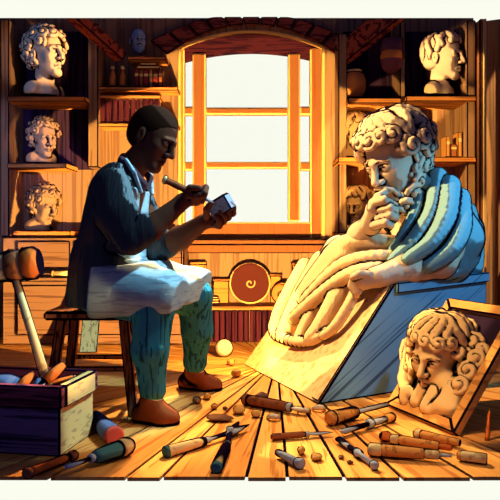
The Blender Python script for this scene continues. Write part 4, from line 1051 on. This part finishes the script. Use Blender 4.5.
ftool('steel_bolt', 'short steel bolt with a round head near the floor\'s front edge', 'bolt', (277, 452), (302, 464.5), [('shank', m_steel, 0, .82, [(0, 3.2), (.08, 4.0), (1, 4.0)]), ('head', m_steel, .80, 1, [(0, 5), (.2, 5.6), (.8, 5.6), (1, 4)])])
ftool('chisel', 'fat orange-handled chisel with a steel shaft under the block\'s corner', 'tool', (328, 419), (388, 404), [('butt', m_wood, 0, .08, [(0, 5), (.4, 7.4), (1, 7.4)]), ('handle', m_wood, .07, .46, [(0, 6.8), (.1, 7.2), (.9, 6.6), (1, 5)]), ('shaft', m_steel, .45, 1, [(0, 3), (.1, 2.8), (.95, 2.8), (1, 2)])])
ftool('gouge', 'long steel gouge with a brass collar beside the orange-handled chisel', 'tool', (341, 432), (394, 416.5), [('blade', m_steel, 0, .5, [(0, 1.5), (.1, 3.6), (1, 3.0)], .8), ('collar', m_steel, .48, .58, [(0, 4), (.3, 5.2), (.7, 5.2), (1, 4)]), ('handle', m_steel, .57, .85, cap(3.6)), ('butt', m_wood, .84, 1, [(0, 4), (.3, 5.2), (.8, 5.2), (1, 3.4)])])
ftool('gouge', 'steel gouge with a round knob lying diagonally at the front', 'tool', (337, 437.5), (376, 466.5), [('blade', m_steel, 0, .36, [(0, 1.2), (.15, 4.6), (.7, 4.4), (1, 2.6)], .6), ('shaft', m_steel, .35, .93, [(0, 2.8), (.2, 2.6), (.3, 4.8), (.45, 4.8), (.5, 2.6), (1, 2.4)]), ('knob', m_steel, .91, 1, [(0, 3), (.3, 4.6), (.7, 4.6), (1, 2.8)])])
# pliers
pl = thing('pliers', 'open pliers with two wooden handle sleeves in the middle foreground', 'pliers', G(215, 450))
def seg(nm, m, p0, p1, prof, flat=1.0, rm=5.5, par=None):
    a, b = on(*p0, rm), on(*p1, rm); k = (a.y+b.y)/2/F
    lathe(nm, a, b, [(t, r*k) for t, r in prof], m, par or pl, flat=flat)
seg('handle', m_pale, (166, 452), (205, 441), [(0, 5.2), (.03, 6.2), (.8, 5.6), (1, 4.4)])
seg('sleeve_end', m_teal, (164.5, 452.4), (168, 451.4), [(0, 4.4), (.3, 6.4), (1, 6.4)])
seg('shank', m_steel, (204, 441), (228, 433), [(0, 3.8), (.15, 4.4), (.3, 2.6), (1, 3.2)], .8)
seg('handle', m_pale, (216.5, 467.5), (227, 445), [(0, 5.2), (.03, 6.2), (.8, 5.8), (1, 4.4)])
seg('sleeve_end', m_teal, (216, 468.6), (217.6, 465), [(0, 4.4), (.3, 6.4), (1, 6.4)])
seg('shank', m_steel, (226.5, 446), (230, 433), [(0, 4), (.2, 4.4), (.5, 3), (1, 3.2)], .8)
seg('jaw', m_steel, (226, 434), (249, 424.5), [(0, 3), (.3, 5.4), (.7, 3.2), (1, .8)], .7)
seg('jaw', m_steel, (228, 435), (239, 421.5), [(0, 3), (.4, 5.0), (.8, 2.6), (1, .8)], .7)
pv_ = on(230, 432, 5.5); lathe('pivot', pv_-Vector((0, 0, .0)), pv_+Vector((0, 0, .022)), [(0, .016), (.8, .016), (1, .010)], m_steel, pl)

# ------------------------------------------------------------------ rolls and tools at the right front
ftool('carving_tool', 'thickest orange roll-shaped handle in front of the framed relief', 'tool', (368, 449), (452, 456), [('butt', m_pale, 0, .17, [(0, 5), (.15, 7), (.9, 7), (1, 6.4)]), ('handle', m_wood, .165, .68, [(0, 6.4), (.05, 6.8), (.95, 5.8), (1, 4.6)]), ('ferrule', m_pale, .67, .86, cap(4.6)), ('tang', m_steel, .85, 1, [(0, 2), (1, 1.4)])])
ftool('carving_tool', 'orange handle with a dark tip, middle of the row before the relief', 'tool', (390, 438.5), (452, 448), [('butt', m_pale, 0, .15, [(0, 3.6), (.2, 5.2), (1, 5)]), ('handle', m_wood, .14, .80, [(0, 4.8), (.1, 5.2), (.9, 4.6), (1, 4)]), ('tip', m_or, .79, 1, cap(3.2))])
ftool('carving_tool', 'pale tapered handle lying closest under the picture frame', 'tool', (414, 433), (460, 443), [('butt', m_pale, 0, .16, [(0, 3), (.3, 5.2), (1, 5)]), ('handle', m_wood, .15, 1, [(0, 4.8), (.1, 5), (.9, 4), (1, 3.4)])])
ftool('roll', 'short pale cylinder at the far right of the floor', 'roll', (457, 455), (487, 459), [('knob', m_wood, 0, .14, [(0, 3), (.3, 4.6), (1, 4.2)]), ('body', m_pale, .13, 1, [(0, 5.2), (.05, 5.6), (.95, 5.6), (1, 5)])])
a, b = on(486, 441, 2), W(489.5, 409, 2.72)
tool('wood_sliver', 'thin orange wooden sliver standing at the right edge', 'stick', [('sliver', m_or, W(487, 441, 2.66)+Vector((0, 0, 0)), W(489.5, 409, 2.70), [(0, .008), (.15, .009), (.85, .006), (1, .001)])])

# ------------------------------------------------------------------ framed relief leaning at the block
oBL = Vector((.628, 3.16, .0)); oBR = Vector((.805, 2.71, .0)); uX = (oBR-oBL); uY = Vector((.31, .14, .47)); 
uY = uY-uX*(uY.dot(uX)/uX.length_squared); nF = uX.cross(uY).normalized()
if nF.y > 0: nF = -nF
fm = mat('relief_frame_wood', 'cf9350', toon=.4, ink=False, grain=((8, 8, 50), .56, .62, .5, '7a4020'))
m_dark = mat('relief_back', '2a1c30', toon=.3, ink=False)
rf = thing('framed_relief', 'wooden frame with a carved relief of a curly-haired woman, propped at right of the block', 'relief', (oBL+oBR)/2)
def bar(p, q, r, s_, nm):
    hull(nm, [oBL+uX*u+uY*v+nF*t for (u, v) in (p, q, r, s_) for t in (-.012, .028)], fm, rf, .007)
bw, bh = .12, .09
bar((0, 0), (1, 0), (1-bw, bh), (bw, bh), 'frame_rail'); bar((0, 1), (1, 1), (1-bw, 1-bh), (bw, 1-bh), 'frame_rail')
bar((0, 0), (0, 1), (bw, 1-bh), (bw, bh), 'frame_rail'); bar((1, 0), (1, 1), (1-bw, 1-bh), (1-bw, bh), 'frame_rail')
hull('back_board', [oBL+uX*u+uY*v+nF*t for u in (.05, .95) for v in (.05, .95) for t in (-.011, -.002)], m_dark, rf, 0)
m_rel = mat('relief_stone', 'd4ae7c', toon=.55, rim=(.58, .7), tsize=.6)
def PL(px, py, off=0.0):
    r = Vector(((px-250)/F, 1, -(py-YH)/F)); c = Vector((0, 0, H)); t = (oBL-c).dot(nF)/r.dot(nF); return c+r*t+nF*off
fr = frame(PL(447, 361, .06), (-.66, -.72, -.16), (.16, -.05, 1), .33)
cutp = HS(oBL-nF*.002, -nF, .002)
P = head_prims(fr, neck=False)+[fRC(fr, (-.1, 0, -.25), (-.1, -.05, -.62), .19, .2, .08)]
def q(px, py, off, r): p = PL(px, py, off); return (p, r/F*p.y)
P += chain([q(446, 384, .01, 13), q(458, 392, .0, 13), q(452, 408, .0, 12)], .03)
P += chain([q(458, 394, .01, 12), q(447, 408, .015, 10), q(436, 412, .015, 8)], .02)
P += chain([q(440, 396, .03, 8), q(431, 411, .03, 7)], .006) + chain([q(429, 393, .035, 7.5), q(421, 405, .03, 7)], .006)
P += chain([q(424, 400, .03, 6), q(413, 396, .035, 7), q(410, 402, .02, 7)], .012) + chain([q(410, 402, .02, 7), q(411, 384, .05, 6), q(415, 370, .06, 6)], .012)
for i in range(4): P += chain([q(413+i*3.2, 371+i*1.6, .065, 3.4), q(414+i*3.4, 360+i*3, .08, 3.2), q(417+i*3.0, 351+i*4.2, .085, 2.7)], .002)
sculpt('relief_figure', P+[cutp], .0052, [m_rel, M_INK], rf, lines=head_lines(fr))
Q = [fEL(fr, (-.1, 0, .16), (.42, .34, .37), .03)]
spec = [(az, 82, 27, .075) for az in (-50, -25, 0, 25, 50)]+[(az, 78, 2, .085) for az in (72, 95, 120, 150, -72, -95, -120, -150)]
Q += hair_locks(fr, spec, 12)
for az in (80, 105, 130, -80, -105, -130, 160, -160):
    for el in (-22, -48):
        p, n = skull_pt(az, el, .06); Q += curl(fr, p, n, .12, .072, 1.3, az*.07+el)
for (x, y, z, r) in ((-.04, .37, -.33, .12), (.03, .40, -.50, .12), (-.10, .46, -.16, .12), (-.03, .44, -.66, .11), (.0, -.37, -.30, .10), (.02, -.36, -.46, .10)):
    Q += curl(fr, (x, y, z), (.5, .4 if y > 0 else -.4, .1), r, .075, 1.3, y*9+z*7)
fr0 = (np.zeros(3), np.eye(3), 1.0)
for (x, y, o_, r) in ((478, 346, .03, .042), (480, 362, .025, .04), (474, 376, .03, .042), (466, 390, .035, .038), (471, 332, .03, .042), (484, 352, .01, .03), (468, 360, .05, .04)):
    Q += curl(fr0, np.array(PL(x, y, o_)), np.array(nF)+np.array((.2, -.5, 0)), r, .026, 1.3, x*.7+y, .006)
Q += [fEL(fr, (.42, 0, -.18), (.34, .27, .38), .02, True), cutp]
sculpt('relief_hair', Q, .0052, [m_rel, M_INK], rf, ink=(.25, .55))
tp = oBL+uX*.75+uY*1.12-nF*.03
hull('back_strut', beam_pts(tp+Vector((.0, 0, .0)), oBL+uX*.75+uY*.75-nF*.03, .03, .02), fm, rf, .005)
hull('back_leg', beam_pts(oBL+uX*.75+uY*.98-nF*.035, Vector((1.20, 3.28, 0)), .03, .02), fm, rf, .005)

# blue-grey board leaning on the cabinet behind the stool
m_board = mat('blue_board', '5a7088', toon=.3, ink=False, grain=((60, 60, 2), .55, .6, .6, '1c2038'))
hull('leaning_board', [Vector((x, y, z))+Vector((0, t, 0)) for x in (wx(77, 4.5), wx(95, 4.5)) for (y, z) in ((4.55, .002), (4.765, .50)) for t in (0, .02)], m_board, None, .006)
tag(bpy.data.objects['leaning_board'], 'blue-grey board leaning against the cabinet behind the stool', 'board')
